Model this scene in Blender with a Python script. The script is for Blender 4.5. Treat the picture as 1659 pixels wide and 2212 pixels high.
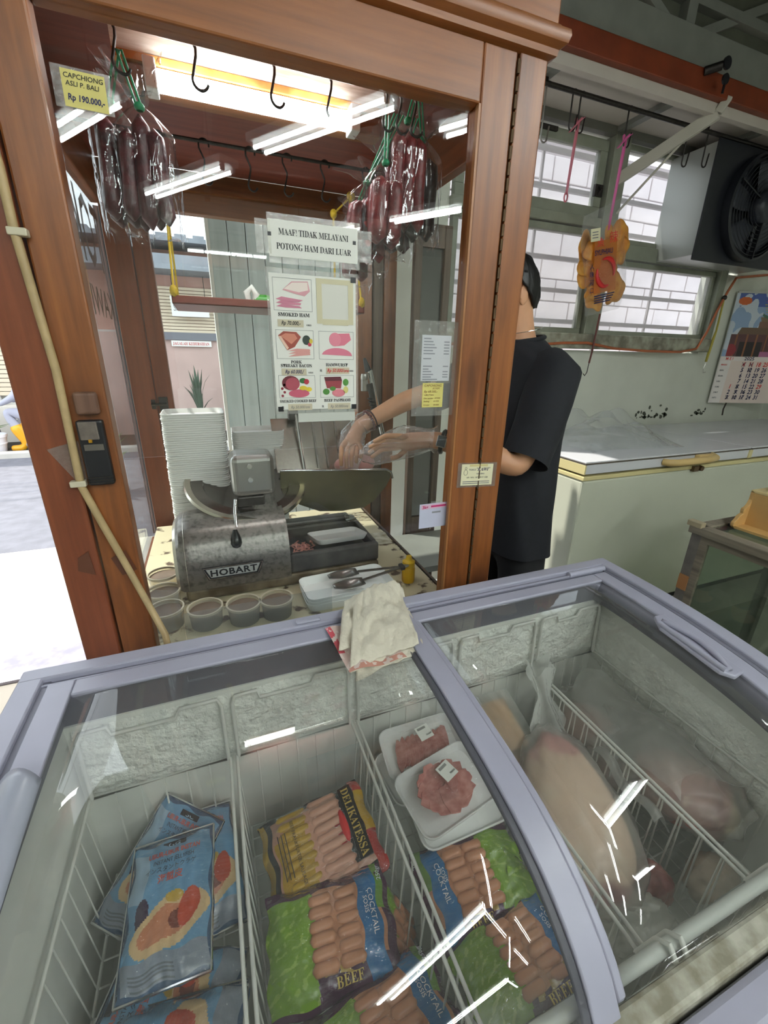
import bpy, bmesh, math, random
import numpy as np
from mathutils import Vector, Matrix, Euler, noise as mnoise
random.seed(7)
rng = np.random.default_rng(7)
for o in list(bpy.data.objects): bpy.data.objects.remove(o)
sc = bpy.context.scene
col = sc.collection
PI = math.pi; R = math.radians

# ---------------------------------------------------------------- camera
FPX = 918.55
yaw, pitch, roll = R(21.748), R(20.326), R(1.07)
fwd = Vector((math.sin(yaw)*math.cos(pitch), math.cos(yaw)*math.cos(pitch), -math.sin(pitch)))
rgt = Vector((math.cos(yaw), -math.sin(yaw), 0)); upv = rgt.cross(fwd)
r2 = rgt*math.cos(roll)+upv*math.sin(roll); u2 = -rgt*math.sin(roll)+upv*math.cos(roll)
cd = bpy.data.cameras.new('camera'); cam = bpy.data.objects.new('camera', cd); col.objects.link(cam)
cd.sensor_fit = 'HORIZONTAL'; cd.sensor_width = 36; cd.lens = FPX/1659*36; cd.clip_start = .02
cam.matrix_world = Matrix(((r2.x,u2.x,-fwd.x,0),(r2.y,u2.y,-fwd.y,0),(r2.z,u2.z,-fwd.z,1.45),(0,0,0,1)))
sc.camera = cam

# ---------------------------------------------------------------- world, sun, exposure
w = bpy.data.worlds.new('sky'); sc.world = w; w.use_nodes = True
bg = w.node_tree.nodes['Background']; bg.inputs[0].default_value = (.86,.93,1,1); bg.inputs[1].default_value = 2.4
sl = bpy.data.lights.new('sun','SUN'); sl.energy = 4; sl.angle = R(1.2); sl.color = (1,.96,.88)
sun = bpy.data.objects.new('sun', sl); col.objects.link(sun)
sun.rotation_euler = Vector((.5,-.35,-1)).to_track_quat('-Z','Y').to_euler()
vs = sc.view_settings; vs.view_transform = 'Standard'; vs.look = 'None'; vs.gamma = 1; vs.use_curve_mapping = False
vs.exposure = 0.5
TUBE_EMIT = 52.0

# ---------------------------------------------------------------- helpers: colour and materials
def H(h):
    h = h.lstrip('#'); c = [int(h[i:i+2],16)/255 for i in (0,2,4)]
    return tuple(((x+.055)/1.055)**2.4 if x > .04045 else x/12.92 for x in c)
MATS = {}
def nmat(name):
    m = bpy.data.materials.new(name); m.use_nodes = True
    return m, m.node_tree, m.node_tree.nodes['Principled BSDF']
def plain(name, c, rough=.5, metal=0, var=0., vscale=20, bump=0., bscale=60, spec=.5, c2=None, lo=.35, hi=.65, stretch=(1,1,1), trans=0, sub=0):
    if name in MATS: return MATS[name]
    c = H(c) if isinstance(c,str) else c
    m, t, b = nmat(name); MATS[name] = m
    b.inputs['Base Color'].default_value = (*c,1); b.inputs['Roughness'].default_value = rough
    b.inputs['Metallic'].default_value = metal; b.inputs['Specular IOR Level'].default_value = spec
    if trans: b.inputs['Transmission Weight'].default_value = trans
    if sub:
        b.inputs['Subsurface Weight'].default_value = sub; b.inputs['Subsurface Radius'].default_value = (.02,.008,.004)
    if var or c2 or bump:
        tc = t.nodes.new('ShaderNodeTexCoord'); mp = t.nodes.new('ShaderNodeMapping'); mp.inputs['Scale'].default_value = stretch
        t.links.new(tc.outputs['Object'], mp.inputs[0])
    if var or c2:
        n = t.nodes.new('ShaderNodeTexNoise'); n.inputs['Scale'].default_value = vscale; n.inputs['Detail'].default_value = 6
        t.links.new(mp.outputs[0], n.inputs['Vector'])
        r = t.nodes.new('ShaderNodeValToRGB'); t.links.new(n.outputs['Fac'], r.inputs[0])
        if c2: c2 = H(c2) if isinstance(c2,str) else c2
        else: c2 = tuple(max(0,x*(1-var)) for x in c)
        r.color_ramp.elements[0].position = lo; r.color_ramp.elements[1].position = hi
        r.color_ramp.elements[0].color = (*c2,1); r.color_ramp.elements[1].color = (*c,1)
        t.links.new(r.outputs[0], b.inputs['Base Color'])
    if bump:
        n2 = t.nodes.new('ShaderNodeTexNoise'); n2.inputs['Scale'].default_value = bscale; n2.inputs['Detail'].default_value = 5
        t.links.new(mp.outputs[0], n2.inputs['Vector'])
        bp = t.nodes.new('ShaderNodeBump'); bp.inputs['Strength'].default_value = bump; bp.inputs['Distance'].default_value = .01
        t.links.new(n2.outputs['Fac'], bp.inputs['Height']); t.links.new(bp.outputs[0], b.inputs['Normal'])
    return m
def woodmat(name, c1, c2, axis='z', rough=.38, sc_=1.0, wear=None):
    m, t, b = nmat(name); MATS[name] = m
    tc = t.nodes.new('ShaderNodeTexCoord'); mp = t.nodes.new('ShaderNodeMapping')
    s = {'z':(38,38,2.2),'x':(2.2,38,38),'y':(38,2.2,38)}[axis]; mp.inputs['Scale'].default_value = [k*sc_ for k in s]
    t.links.new(tc.outputs['Object'], mp.inputs[0])
    n = t.nodes.new('ShaderNodeTexNoise'); n.inputs['Scale'].default_value = 1; n.inputs['Detail'].default_value = 9; n.inputs['Roughness'].default_value = .6
    t.links.new(mp.outputs[0], n.inputs['Vector'])
    r = t.nodes.new('ShaderNodeValToRGB'); r.color_ramp.elements[0].position = .3; r.color_ramp.elements[1].position = .68
    r.color_ramp.elements[0].color = (*H(c2),1); r.color_ramp.elements[1].color = (*H(c1),1)
    t.links.new(n.outputs['Fac'], r.inputs[0])
    out = r.outputs[0]
    if wear:
        n3 = t.nodes.new('ShaderNodeTexNoise'); n3.inputs['Scale'].default_value = 4; n3.inputs['Detail'].default_value = 4
        mp3 = t.nodes.new('ShaderNodeMapping'); mp3.inputs['Scale'].default_value = (2,2,.5); t.links.new(tc.outputs['Object'], mp3.inputs[0]); t.links.new(mp3.outputs[0], n3.inputs['Vector'])
        r3 = t.nodes.new('ShaderNodeValToRGB'); r3.color_ramp.elements[0].position = .52; r3.color_ramp.elements[1].position = .68
        t.links.new(n3.outputs['Fac'], r3.inputs[0])
        mx = t.nodes.new('ShaderNodeMix'); mx.data_type = 'RGBA'; t.links.new(r3.outputs[0], mx.inputs[0]); t.links.new(out, mx.inputs[6]); mx.inputs[7].default_value = (*H(wear),1)
        out = mx.outputs[2]
    t.links.new(out, b.inputs['Base Color']); b.inputs['Roughness'].default_value = rough
    bp = t.nodes.new('ShaderNodeBump'); bp.inputs['Strength'].default_value = .12; bp.inputs['Distance'].default_value = .004
    t.links.new(n.outputs['Fac'], bp.inputs['Height']); t.links.new(bp.outputs[0], b.inputs['Normal'])
    return m
def emit(name, c, s):
    m, t, b = nmat(name); MATS[name] = m
    b.inputs['Base Color'].default_value = (.9,.9,.9,1); b.inputs['Emission Color'].default_value = (*c,1); b.inputs['Emission Strength'].default_value = s
    return m
def filmmat(name, tint=(1,1,1), ior=1.5, rough=.0, haze=0., hazec=(.9,.9,.9), bump=0., bscale=30, stretch=(1,1,1), gain=1.0):
    """clear pane or film: transparent, with a fresnel gloss and a little milky diffuse"""
    m = bpy.data.materials.new(name); m.use_nodes = True; t = m.node_tree; MATS[name] = m
    t.nodes.remove(t.nodes['Principled BSDF']); out = t.nodes['Material Output']
    tr = t.nodes.new('ShaderNodeBsdfTransparent'); tr.inputs[0].default_value = (*tint,1)
    gl = t.nodes.new('ShaderNodeBsdfGlossy'); gl.inputs['Roughness'].default_value = rough
    lw = t.nodes.new('ShaderNodeLayerWeight'); lw.inputs[0].default_value = .5; f0 = ((ior-1)/(ior+1))**2       # Schlick fresnel, same from both sides
    pw = t.nodes.new('ShaderNodeMath'); pw.operation = 'POWER'; pw.inputs[1].default_value = 5; t.links.new(lw.outputs['Facing'], pw.inputs[0])
    fr = t.nodes.new('ShaderNodeMath'); fr.operation = 'MULTIPLY_ADD'; fr.inputs[1].default_value = 1-f0; fr.inputs[2].default_value = f0; t.links.new(pw.outputs[0], fr.inputs[0])
    base = tr.outputs[0]
    if haze:
        df = t.nodes.new('ShaderNodeBsdfDiffuse'); df.inputs[0].default_value = (*hazec,1)
        tl = t.nodes.new('ShaderNodeBsdfTranslucent'); tl.inputs[0].default_value = (*hazec,1)
        md = t.nodes.new('ShaderNodeMixShader'); md.inputs[0].default_value = .5; t.links.new(df.outputs[0], md.inputs[1]); t.links.new(tl.outputs[0], md.inputs[2])
        mh = t.nodes.new('ShaderNodeMixShader'); mh.inputs[0].default_value = haze
        t.links.new(base, mh.inputs[1]); t.links.new(md.outputs[0], mh.inputs[2]); base = mh.outputs[0]
    mx = t.nodes.new('ShaderNodeMixShader')
    if gain != 1:
        mu = t.nodes.new('ShaderNodeMath'); mu.operation = 'MULTIPLY'; mu.use_clamp = True; mu.inputs[1].default_value = gain
        t.links.new(fr.outputs[0], mu.inputs[0]); t.links.new(mu.outputs[0], mx.inputs[0])
    else: t.links.new(fr.outputs[0], mx.inputs[0])
    t.links.new(base, mx.inputs[1]); t.links.new(gl.outputs[0], mx.inputs[2]); t.links.new(mx.outputs[0], out.inputs[0])
    if bump:
        tc = t.nodes.new('ShaderNodeTexCoord'); mp = t.nodes.new('ShaderNodeMapping'); mp.inputs['Scale'].default_value = stretch
        t.links.new(tc.outputs['Object'], mp.inputs[0])
        n = t.nodes.new('ShaderNodeTexNoise'); n.inputs['Scale'].default_value = bscale; n.inputs['Detail'].default_value = 3; t.links.new(mp.outputs[0], n.inputs['Vector'])
        bp = t.nodes.new('ShaderNodeBump'); bp.inputs['Strength'].default_value = bump; bp.inputs['Distance'].default_value = .01
        t.links.new(n.outputs['Fac'], bp.inputs['Height'])
        t.links.new(bp.outputs[0], gl.inputs['Normal']); t.links.new(bp.outputs[0], lw.inputs['Normal'])
    return m
def printmat(name='printed', rough=.45):
    m, t, b = nmat(name); MATS[name] = m
    a = t.nodes.new('ShaderNodeAttribute'); a.attribute_name = 'Col'; t.links.new(a.outputs['Color'], b.inputs['Base Color'])
    b.inputs['Roughness'].default_value = rough
    return m

WOOD  = woodmat('brown_wood', '#94592b', '#6d3d1c', 'z', wear='#573018')
WOODX = woodmat('brown_wood_across', '#94592b', '#70401c', 'x')
WOODY = woodmat('brown_wood_deep', '#8c5230', '#693a1e', 'y')
WOODR = woodmat('red_brown_wood', '#874a2c', '#67331e', 'z')
WOODD = woodmat('weathered_wood', '#6d5a4a', '#3a2c24', 'z', rough=.6)
PLY   = woodmat('kiosk_ceiling_ply', '#8a4434', '#6d2f25', 'x', rough=.45)
GLASS = filmmat('clear_glass', (.97,.985,.98), 1.5)
GLASSB= filmmat('freezer_glass', (.985,.99,.985), 1.6, haze=.03, bump=.012, bscale=2)
GLASSW= filmmat('figured_window_glass', (.9,.92,.92), 1.45, rough=.2, haze=.2, hazec=(.95,.92,.93), bump=.2, bscale=90)
ACRYL = filmmat('acrylic', (.95,.97,.98), 1.5, haze=.06)
FILM  = filmmat('clear_bag_film', (.98,.975,.98), 1.5, rough=.05, haze=.012, bump=.5, bscale=26, stretch=(1,1,.15), gain=.9)
FILM2 = filmmat('clear_wrap', (.98,.98,.98), 1.45, rough=.05, haze=.012, bump=.9, bscale=30, stretch=(1,2.5,1), gain=2.0)
FROSTB= filmmat('frosty_poly_bag', (.97,.97,.96), 1.4, rough=.28, haze=.29, hazec=(.9,.91,.86), bump=.7, bscale=14)
GLOVE = filmmat('poly_glove', (.97,.95,.95), 1.45, rough=.1, haze=.15, hazec=(1,.97,.97), bump=1.0, bscale=34, gain=2.2)
TAPE  = filmmat('sticky_tape', (.93,.93,.9), 1.5, rough=.1, haze=.14, bump=.4, bscale=60)
PRINT = printmat()
PRINTG= printmat('printed_gloss', .22)
WHITE = plain('white_plastic', '#e8e8e6', .4); FOAM = plain('white_foam', '#efefec', .65, bump=.05, bscale=300)
BLACK = plain('black_plastic', '#15151a', .4); INK = plain('black_ink', '#1c1c20', .6); BLUEINK = plain('dark_blue_ink','#1b1a4e',.6); REDINK = plain('red_ink','#c0202c',.6)
STEEL = plain('brushed_steel', '#b9b6b0', .28, 1, var=.25, vscale=30); DSTEEL = plain('dark_iron', '#4a4644', .42, .9, var=.3, vscale=60)
CHROME= plain('chrome', '#d8d8d8', .12, 1)
PAPER = plain('white_paper', '#e9e9e2', .7); CREAM = plain('cream_paper', '#e8e2bf', .75)

# ---------------------------------------------------------------- helpers: geometry
class MB:
    def __init__(s): s.v = []; s.f = []; s.xf = None
    def add(s, vs, fs):
        n = len(s.v)
        if s.xf is not None: vs = [s.xf @ Vector(p) for p in vs]
        s.v += [tuple(p) for p in vs]; s.f += [tuple(i+n for i in q) for q in fs]; return s
    def box(s, x0,x1,y0,y1,z0,z1):
        return s.add([(x0,y0,z0),(x1,y0,z0),(x1,y1,z0),(x0,y1,z0),(x0,y0,z1),(x1,y0,z1),(x1,y1,z1),(x0,y1,z1)],
              [(0,3,2,1),(4,5,6,7),(0,1,5,4),(1,2,6,5),(2,3,7,6),(3,0,4,7)])
    def bar(s, a, b, w, h, up=(0,0,1)):
        a, b = Vector(a), Vector(b); d = (b-a).normalized(); u = Vector(up)
        if abs(d.dot(u)) > .98: u = Vector((1,0,0))
        x = d.cross(u).normalized()*w/2; y = x.cross(d).normalized()*h/2
        return s.add([a-x-y,a+x-y,a+x+y,a-x+y,b-x-y,b+x-y,b+x+y,b-x+y],[(0,1,2,3),(7,6,5,4),(0,4,5,1),(1,5,6,2),(2,6,7,3),(3,7,4,0)])
    def tube(s, pts, r, n=8, closed=False, cap=True):
        pts = [Vector(p) for p in pts]; m = len(pts); rs = r if isinstance(r,(list,tuple)) else [r]*m
        vs, fs = [], []; prev = None
        for i,p in enumerate(pts):
            if closed: d = pts[(i+1)%m]-pts[i-1]
            else: d = pts[min(i+1,m-1)]-pts[max(i-1,0)]
            d = d.normalized() if d.length > 1e-9 else Vector((0,0,1))
            if prev is None:
                a = Vector((0,0,1)) if abs(d.z) < .9 else Vector((1,0,0)); x = d.cross(a).normalized()
            else:
                x = prev-d*prev.dot(d); x = x.normalized() if x.length > 1e-6 else d.orthogonal().normalized()
            prev = x; y = d.cross(x)
            for k in range(n):
                a = 2*PI*k/n; vs.append(p+(x*math.cos(a)+y*math.sin(a))*rs[i])
        for i in range(m if closed else m-1):
            j = (i+1)%m
            for k in range(n): fs.append((i*n+k,i*n+(k+1)%n,j*n+(k+1)%n,j*n+k))
        if cap and not closed: fs += [tuple(range(n-1,-1,-1)), tuple((m-1)*n+k for k in range(n))]
        return s.add(vs, fs)
    def lathe(s, prof, c=(0,0,0), n=24, M=None):
        """prof: (r,z) pairs, closed at r=0 ends"""
        vs, fs = [], []; m = len(prof)
        for r,z in prof:
            for k in range(n):
                a = 2*PI*k/n; vs.append(Vector((r*math.cos(a), r*math.sin(a), z)))
        for i in range(m-1):
            for k in range(n): fs.append((i*n+k,i*n+(k+1)%n,(i+1)*n+(k+1)%n,(i+1)*n+k))
        if M is not None: vs = [M@p for p in vs]
        return s.add([p+Vector(c) for p in vs], fs)
    def prism(s, poly, f0, f1):
        """poly of 2-D points; f0, f1 map (a,b) to the two end faces"""
        n = len(poly)
        return s.add([f0(*p) for p in poly]+[f1(*p) for p in poly], [tuple(range(n-1,-1,-1)), tuple(range(n,2*n))]+[(i,(i+1)%n,n+(i+1)%n,n+i) for i in range(n)])
    def grid(s, fn, nu, nv, wrapu=False):
        vs = [fn(i/(nu if wrapu else nu-1), j/(nv-1)) for j in range(nv) for i in range(nu)]
        fs = [(j*nu+i, j*nu+(i+1)%nu, (j+1)*nu+(i+1)%nu, (j+1)*nu+i) for j in range(nv-1) for i in range(nu if wrapu else nu-1)]
        return s.add(vs, fs)
    def ball(s, c, r, n=12, m=8):
        r = (r,r,r) if not isinstance(r,(tuple,list)) else r
        return s.grid(lambda u,v: (c[0]+r[0]*math.cos(2*PI*u)*math.sin(PI*v), c[1]+r[1]*math.sin(2*PI*u)*math.sin(PI*v), c[2]-r[2]*math.cos(PI*v)), n, m, True)
    def build(s, name, m=None, parent=None, smooth=None, bevel=0, seg=2, solid=0, sub=0):
        me = bpy.data.meshes.new(name); me.from_pydata(s.v, [], s.f); me.update()
        return link(name, me, m, parent, smooth, bevel, seg, solid, sub)
def link(name, me, m=None, parent=None, smooth=None, bevel=0, seg=2, solid=0, sub=0):
    o = bpy.data.objects.new(name, me); col.objects.link(o)
    if m is not None: me.materials.append(m)
    if smooth is not None:
        me.polygons.foreach_set('use_smooth', [True]*len(me.polygons)); me.set_sharp_from_angle(angle=R(smooth))
    if solid:
        md = o.modifiers.new('solid','SOLIDIFY'); md.thickness = solid; md.offset = 0
    if sub:
        md = o.modifiers.new('sub','SUBSURF'); md.levels = md.render_levels = sub
    if bevel:
        md = o.modifiers.new('bevel','BEVEL'); md.width = bevel; md.segments = seg; md.limit_method = 'ANGLE'; md.angle_limit = R(40); md.harden_normals = False
    if parent is not None:
        o.parent = parent
        if parent.get('worldroot'): o.matrix_parent_inverse = Matrix.Translation(-Vector(parent.location))
    return o
def tag(o, label, cat, group=None):
    o['label'] = label; o['category'] = cat
    if group: o['group'] = group
    return o
def thing(name, label, cat, loc=(0,0,0), rz=0, group=None, world=True):
    o = bpy.data.objects.new(name, None); col.objects.link(o); o.location = loc; o.rotation_euler = (0,0,rz); o.empty_display_size = .05
    if world: o['worldroot'] = 1
    return tag(o, label, cat, group)
def struct(o): o['kind'] = 'structure'; return o
def sroot(name, loc=(0,0,0)):
    o = bpy.data.objects.new(name, None); col.objects.link(o); o.location = loc; o['worldroot'] = 1; o['kind'] = 'structure'; return o
def kids(o): return [c for c in bpy.data.objects if c.parent == o]
def copy_tree(o, loc=None, rot=None, label=None, parent=None, ch=None):
    c = o.copy(); col.objects.link(c); c.parent = parent
    if loc is not None: c.location = loc
    if rot is not None: c.rotation_euler = rot
    if label: c['label'] = label
    for k in (kids(o) if ch is None else ch): copy_tree(k, parent=c)
    return c
class Pl:
    """a plane: o + u*U + v*V + d*N"""
    def __init__(s, o, U, V): s.o=Vector(o); s.U=Vector(U).normalized(); s.V=Vector(V).normalized(); s.N=s.U.cross(s.V)
    def __call__(s, u, v, d=0): return s.o+s.U*u+s.V*v+s.N*d
    def slab(s, mb, u0,u1,v0,v1,d0,d1):
        return mb.prism([(u0,v0),(u1,v0),(u1,v1),(u0,v1)], lambda a,b: s(a,b,d0), lambda a,b: s(a,b,d1))
    def poly(s, mb, pts, d0, d1): return mb.prism(pts, lambda a,b: s(a,b,d0), lambda a,b: s(a,b,d1))
    def text(s, name, txt, u, v, size, m, parent=None, d=.0006, align='LEFT', rot=0, sx=1, shear=0, bold=0, space=1, fn=None, mirror=False, th=.0003):
        JOBS.append((s,name,txt,u,v,size,m,parent,d,align,rot,sx,shear,bold,space,fn,mirror))
JOBS = []
def flush_text():
    """turn all lettering into flat mesh parts in one go"""
    obs = []
    for (s,name,txt,u,v,size,m,parent,d,align,rot,sx,shear,bold,space,fn,mirror) in JOBS:
        cu = bpy.data.curves.new('t','FONT'); cu.body = txt; cu.size = size; cu.align_x = align; cu.shear = shear; cu.offset = bold*size; cu.space_character = space; cu.resolution_u = 2; cu.fill_mode = 'FRONT'
        ob = bpy.data.objects.new('t', cu); col.objects.link(ob); obs.append(ob)
    dg = bpy.context.evaluated_depsgraph_get(); got = []
    for ob in obs:
        e = ob.evaluated_get(dg); me0 = e.to_mesh(); got.append(([p.co.copy() for p in me0.vertices],[tuple(p.vertices) for p in me0.polygons])); e.to_mesh_clear()
    for ob in obs:
        cu = ob.data; bpy.data.objects.remove(ob); bpy.data.curves.remove(cu)
    for (s,name,txt,u,v,size,m,parent,d,align,rot,sx,shear,bold,space,fn,mirror),(vs_,fs) in zip(JOBS,got):
        c_, s_ = math.cos(rot), math.sin(rot); out = []
        for p in vs_:
            x = p.x*sx*(-1 if mirror else 1); y = p.y; a = u+x*c_-y*s_; b = v+x*s_+y*c_
            out.append(s(a,b,d+(fn(a,b) if fn else 0)))
        me = bpy.data.meshes.new(name); me.from_pydata(out, [], fs); me.update(); link(name, me, m, parent)
def serif(t):
    o = ''
    for ch in t:
        if 'A' <= ch <= 'Z': o += chr(0x1D400+ord(ch)-65)
        elif 'a' <= ch <= 'z': o += chr(0x1D41A+ord(ch)-97)
        elif '0' <= ch <= '9': o += chr(0x1D7CE+ord(ch)-48)
        else: o += ch
    return o
def printed(name, pos, colf, nu, nv, m=None, parent=None, mask=None, closed=False):
    """a fine grid whose faces carry flat print: pos(u,v)->xyz arrays, colf(u,v)->rgb rows"""
    us, vs_ = np.meshgrid(np.linspace(0,1,nu+1), np.linspace(0,1,nv+1)); P = np.stack(pos(us.ravel(), vs_.ravel()),1)
    i, j = np.meshgrid(np.arange(nu), np.arange(nv)); i = i.ravel(); j = j.ravel(); a = j*(nu+1)+i
    F = np.stack([a,a+1,a+nu+2,a+nu+1],1); cu, cv = (i+.5)/nu, (j+.5)/nv
    C_ = np.asarray(colf(cu,cv), float)
    if mask is not None:
        k = mask(cu,cv); F = F[k]; C_ = C_[k]
    me = bpy.data.meshes.new(name); me.from_pydata(P.tolist(), [], F.tolist()); me.update()
    at = me.attributes.new('Col','FLOAT_COLOR','CORNER'); at.data.foreach_set('color', np.repeat(np.concatenate([C_,np.ones((len(C_),1))],1),4,axis=0).ravel())
    return link(name, me, m or PRINT, parent, smooth=60)
def layers(u, v, base, *ls):
    """stack of (mask, colour) over a base colour"""
    c = np.tile(np.array(H(base)), (len(u),1))
    for k, h in ls: c[k] = H(h)
    return c
def ell(u, v, cx, cy, rx, ry, rot=0):
    c, s = math.cos(rot), math.sin(rot); x, y = u-cx, v-cy
    return ((x*c+y*s)/rx)**2+((-x*s+y*c)/ry)**2 < 1
def nz(u, v, f, seed=0):
    """cheap smooth 2-D noise in 0..1"""
    r = np.random.default_rng(seed); o = np.zeros_like(u)
    for k in range(6):
        a = r.uniform(0,2*PI); fr = f*r.uniform(.5,1.6); o += np.sin((u*math.cos(a)+v*math.sin(a))*fr*2*PI+r.uniform(0,6))
    return .5+o/8
# ================================================================ the setting
CONC = plain('pale_concrete','#cfcac0',.8,var=.2,vscale=3); ASPH = plain('asphalt','#77777e',.85,var=.2,vscale=8,bump=.2,bscale=120)
TILE = plain('cream_floor_tile','#d8d2c0',.25,var=.08,vscale=5); GROUT = plain('grout','#9a948a',.8)
WALLM = plain('painted_wall','#d9dbcf',.6,var=.12,vscale=2.5); WFRAME = plain('grey_green_paint','#8b8f80',.45,var=.15,vscale=12)
CEILM = plain('dark_plywood','#56574a',.7,var=.3,vscale=5); BEAMG = plain('grey_steel_paint','#7c7d76',.5,var=.15,vscale=8)
REDB = plain('red_beam_paint','#7e3416',.45,var=.25,vscale=9); PANELW = plain('aged_white_board','#c6beb4',.6,var=.15,vscale=3)
BRICKM = plain('white_painted_block','#d2c6c8',.75,var=.1,vscale=6); MORTM = plain('block_mortar','#9a8e90',.85)

fl = sroot('floor')
MB().box(-2.6,4.72,-4.8,2.08,-.06,-.004).build('floor_base', GROUT, fl)
tl = .42; ca = math.cos(R(38)); sa = math.sin(R(38)); tm = None
for i in range(-9,10):
    for j in range(-9,10):
        x, y = -.75+tl*(i*ca-j*sa), 1.72+tl*(i*sa+j*ca)
        if -2.2 < x < -.1 and .5 < y < 1.92:
            if tm is None:
                h = tl/2-.003; b = MB().box(-h,h,-h,h,-.004,0); o = b.build('floor_tile', TILE, fl, bevel=.001, seg=1); tm = o.data
            else: o = link('floor_tile', tm, None, fl)
            o.location = (x,y,0); o.rotation_euler = (0,0,R(38))
struct(MB().box(-2.6,-.36,2.075,2.29,-.05,.012).build('trim_1', plain('worn_metal_sill','#a8a4b4',.35,.3,var=.3,vscale=14), bevel=.004))
struct(MB().box(-8,6,2.285,3.73,-.08,-.005).build('apron', CONC))
struct(MB().box(-14,8,3.73,7.35,-.09,-.012).build('street', ASPH))
struct(MB().box(-14,8,7.35,7.5,-.09,.07).build('kerb', CONC, bevel=.015))
struct(MB().box(-14,8,7.5,9.2,-.09,.05).build('verge', plain('dark_soil','#4a443c',.9,var=.5,vscale=6,bump=.5,bscale=20)))

# window wall (back), with openings
wb = MB()
for q in [(.8,4.65,0,1.5),(.8,1.3,1.5,3.4),(3.56,4.65,1.5,2.05),(3.05,4.65,2.66,3.4),(1.3,3.05,2.66,3.4),(3.78,4.65,2.05,2.66)]:
    wb.box(q[0],q[1],2.4,2.52,q[2],q[3])
struct(wb.build('wall_back', WALLM))
struct(MB().box(4.6,4.72,-4.8,2.52,0,3.4).build('wall_right', WALLM))
struct(MB().box(-2.6,4.72,-4.92,-4.8,0,3.4).build('wall_front', WALLM))
struct(MB().box(-2.72,-2.6,-4.92,2.3,0,3.4).build('wall_left', WALLM))
struct(MB().box(-2.72,4.72,-4.92,2.3,3.3,3.4).build('ceiling', CEILM))
# sill, mullion, transoms
struct(MB().box(1.28,3.58,2.33,2.46,1.51,1.6).build('window_sill', plain('grimy_sill','#a5a594',.6,c2='#6a6558',vscale=14), bevel=.006))
struct(MB().box(2.335,2.455,2.35,2.46,1.6,2.66).box(3.53,3.6,2.35,2.46,1.6,2.66).build('trim_2', WFRAME, bevel=.004))
struct(MB().box(1.3,2.335,2.36,2.46,2.2,2.25).box(2.455,3.53,2.36,2.46,2.055,2.135).box(2.99,3.05,2.35,2.46,2.135,2.66).build('trim_3', WFRAME, bevel=.004))
def window(n, x0,x1,z0,z1, fw, y=2.385):
    r = sroot(f'window_{n}', (x0,y,z0))
    m = MB(); m.box(x0,x1,y,y+.04,z0,z0+fw).box(x0,x1,y,y+.04,z1-fw,z1).box(x0,x0+fw,y,y+.04,z0+fw,z1-fw).box(x1-fw,x1,y,y+.04,z0+fw,z1-fw)
    m.build('window_frame', WFRAME, r, bevel=.003)
    MB().box(x0+fw,x1-fw,y+.017,y+.021,z0+fw,z1-fw).build('pane', GLASSW, r)
    return r
w1 = window(1,1.32,2.325,2.255,2.64,.055)
MB().box(2.26,2.32,2.375,2.39,2.36,2.42).tube([(2.29,2.375,2.37),(2.29,2.355,2.39),(2.29,2.375,2.41)],.006,6).build('catch', DSTEEL, w1)
MB().box(1.8,1.93,2.37,2.39,2.615,2.635).build('latch', DSTEEL, w1)
window(2,1.32,2.325,1.6,2.195,.035); window(3,2.46,2.985,2.14,2.65,.03); window(4,2.46,3.525,1.6,2.05,.03)
# grille bars outside the panes, and the white block wall beyond
gr = thing('window_grille','horizontal steel bars of the grille behind the frosted windows','grille',(2.4,2.6,1.5))
for x in (1.27,3.72): MB().box(x,x+.03,2.5,2.63,1.42,2.78).build('wall_lug', plain('lug_grey','#7d7678',.6), gr)
for k in range(6):
    z = 1.68+k*.19; MB().box(1.25,3.75,2.6,2.625,z,z+.024).build('bar', plain('dark_bar','#8d8587',.6), gr)
for x in (1.6,2.05,2.7,3.2): MB().box(x,x+.016,2.626,2.64,1.45,2.75).build('upright', MATS['dark_bar'], gr)
bw = sroot('wall_outside',(1,3.9,0))
MB().box(1.25,7.6,3.94,4.1,0,3.3).build('mortar', MORTM, bw)
bm_ = None
for r_ in range(4,16):
    for c_ in range(15):
        x = 1.3+c_*.42+(.21 if r_%2 else 0); z = r_*.2
        if bm_ is None: o = MB().box(0,.408,0,.05,0,.188).build('brick', BRICKM, bw, bevel=.005, seg=1); bm_ = o.data
        else: o = link('brick', bm_, None, bw); md = o.modifiers.new('bevel','BEVEL'); md.width=.005; md.segments=1
        o.location = (x, 3.9+random.uniform(-.004,.004), z)

# board shelf over the windows with red front beam, and the dark framed wall above it
sh = sroot('trim_4',(2.5,2.2,2.7))
x0 = 1.0
for k,(a,b) in enumerate([(1.0,1.62),(1.64,2.36),(2.38,3.1),(3.12,3.85)]): MB().box(a,b,2.0,2.4,2.7,2.712).build('board', PANELW, sh)
for a in (1.6,2.34,3.08,3.84): MB().box(a,a+.045,2.0,2.4,2.675,2.7).build('batten', BEAMG, sh)
MB().box(1.0,4.25,2.36,2.4,2.66,2.7).build('batten', BEAMG, sh); MB().box(1.0,4.25,1.985,2.02,2.655,2.7).build('batten', PANELW, sh)
struct(MB().box(.8,4.25,1.95,2.0,2.7,2.79).build('beam_red', REDB, bevel=.004))
struct(MB().box(.8,4.25,1.96,2.02,2.79,2.93).build('beam_grey', BEAMG, bevel=.004))
uw = sroot('wall_upper',(2.5,2.1,2.93))
MB().box(.8,4.25,2.1,2.12,2.93,3.3).build('plywood', CEILM, uw)
for x in (1.55,2.35,3.15): MB().box(x,x+.06,2.05,2.1,2.93,3.3).build('post', BEAMG, uw)
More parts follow.
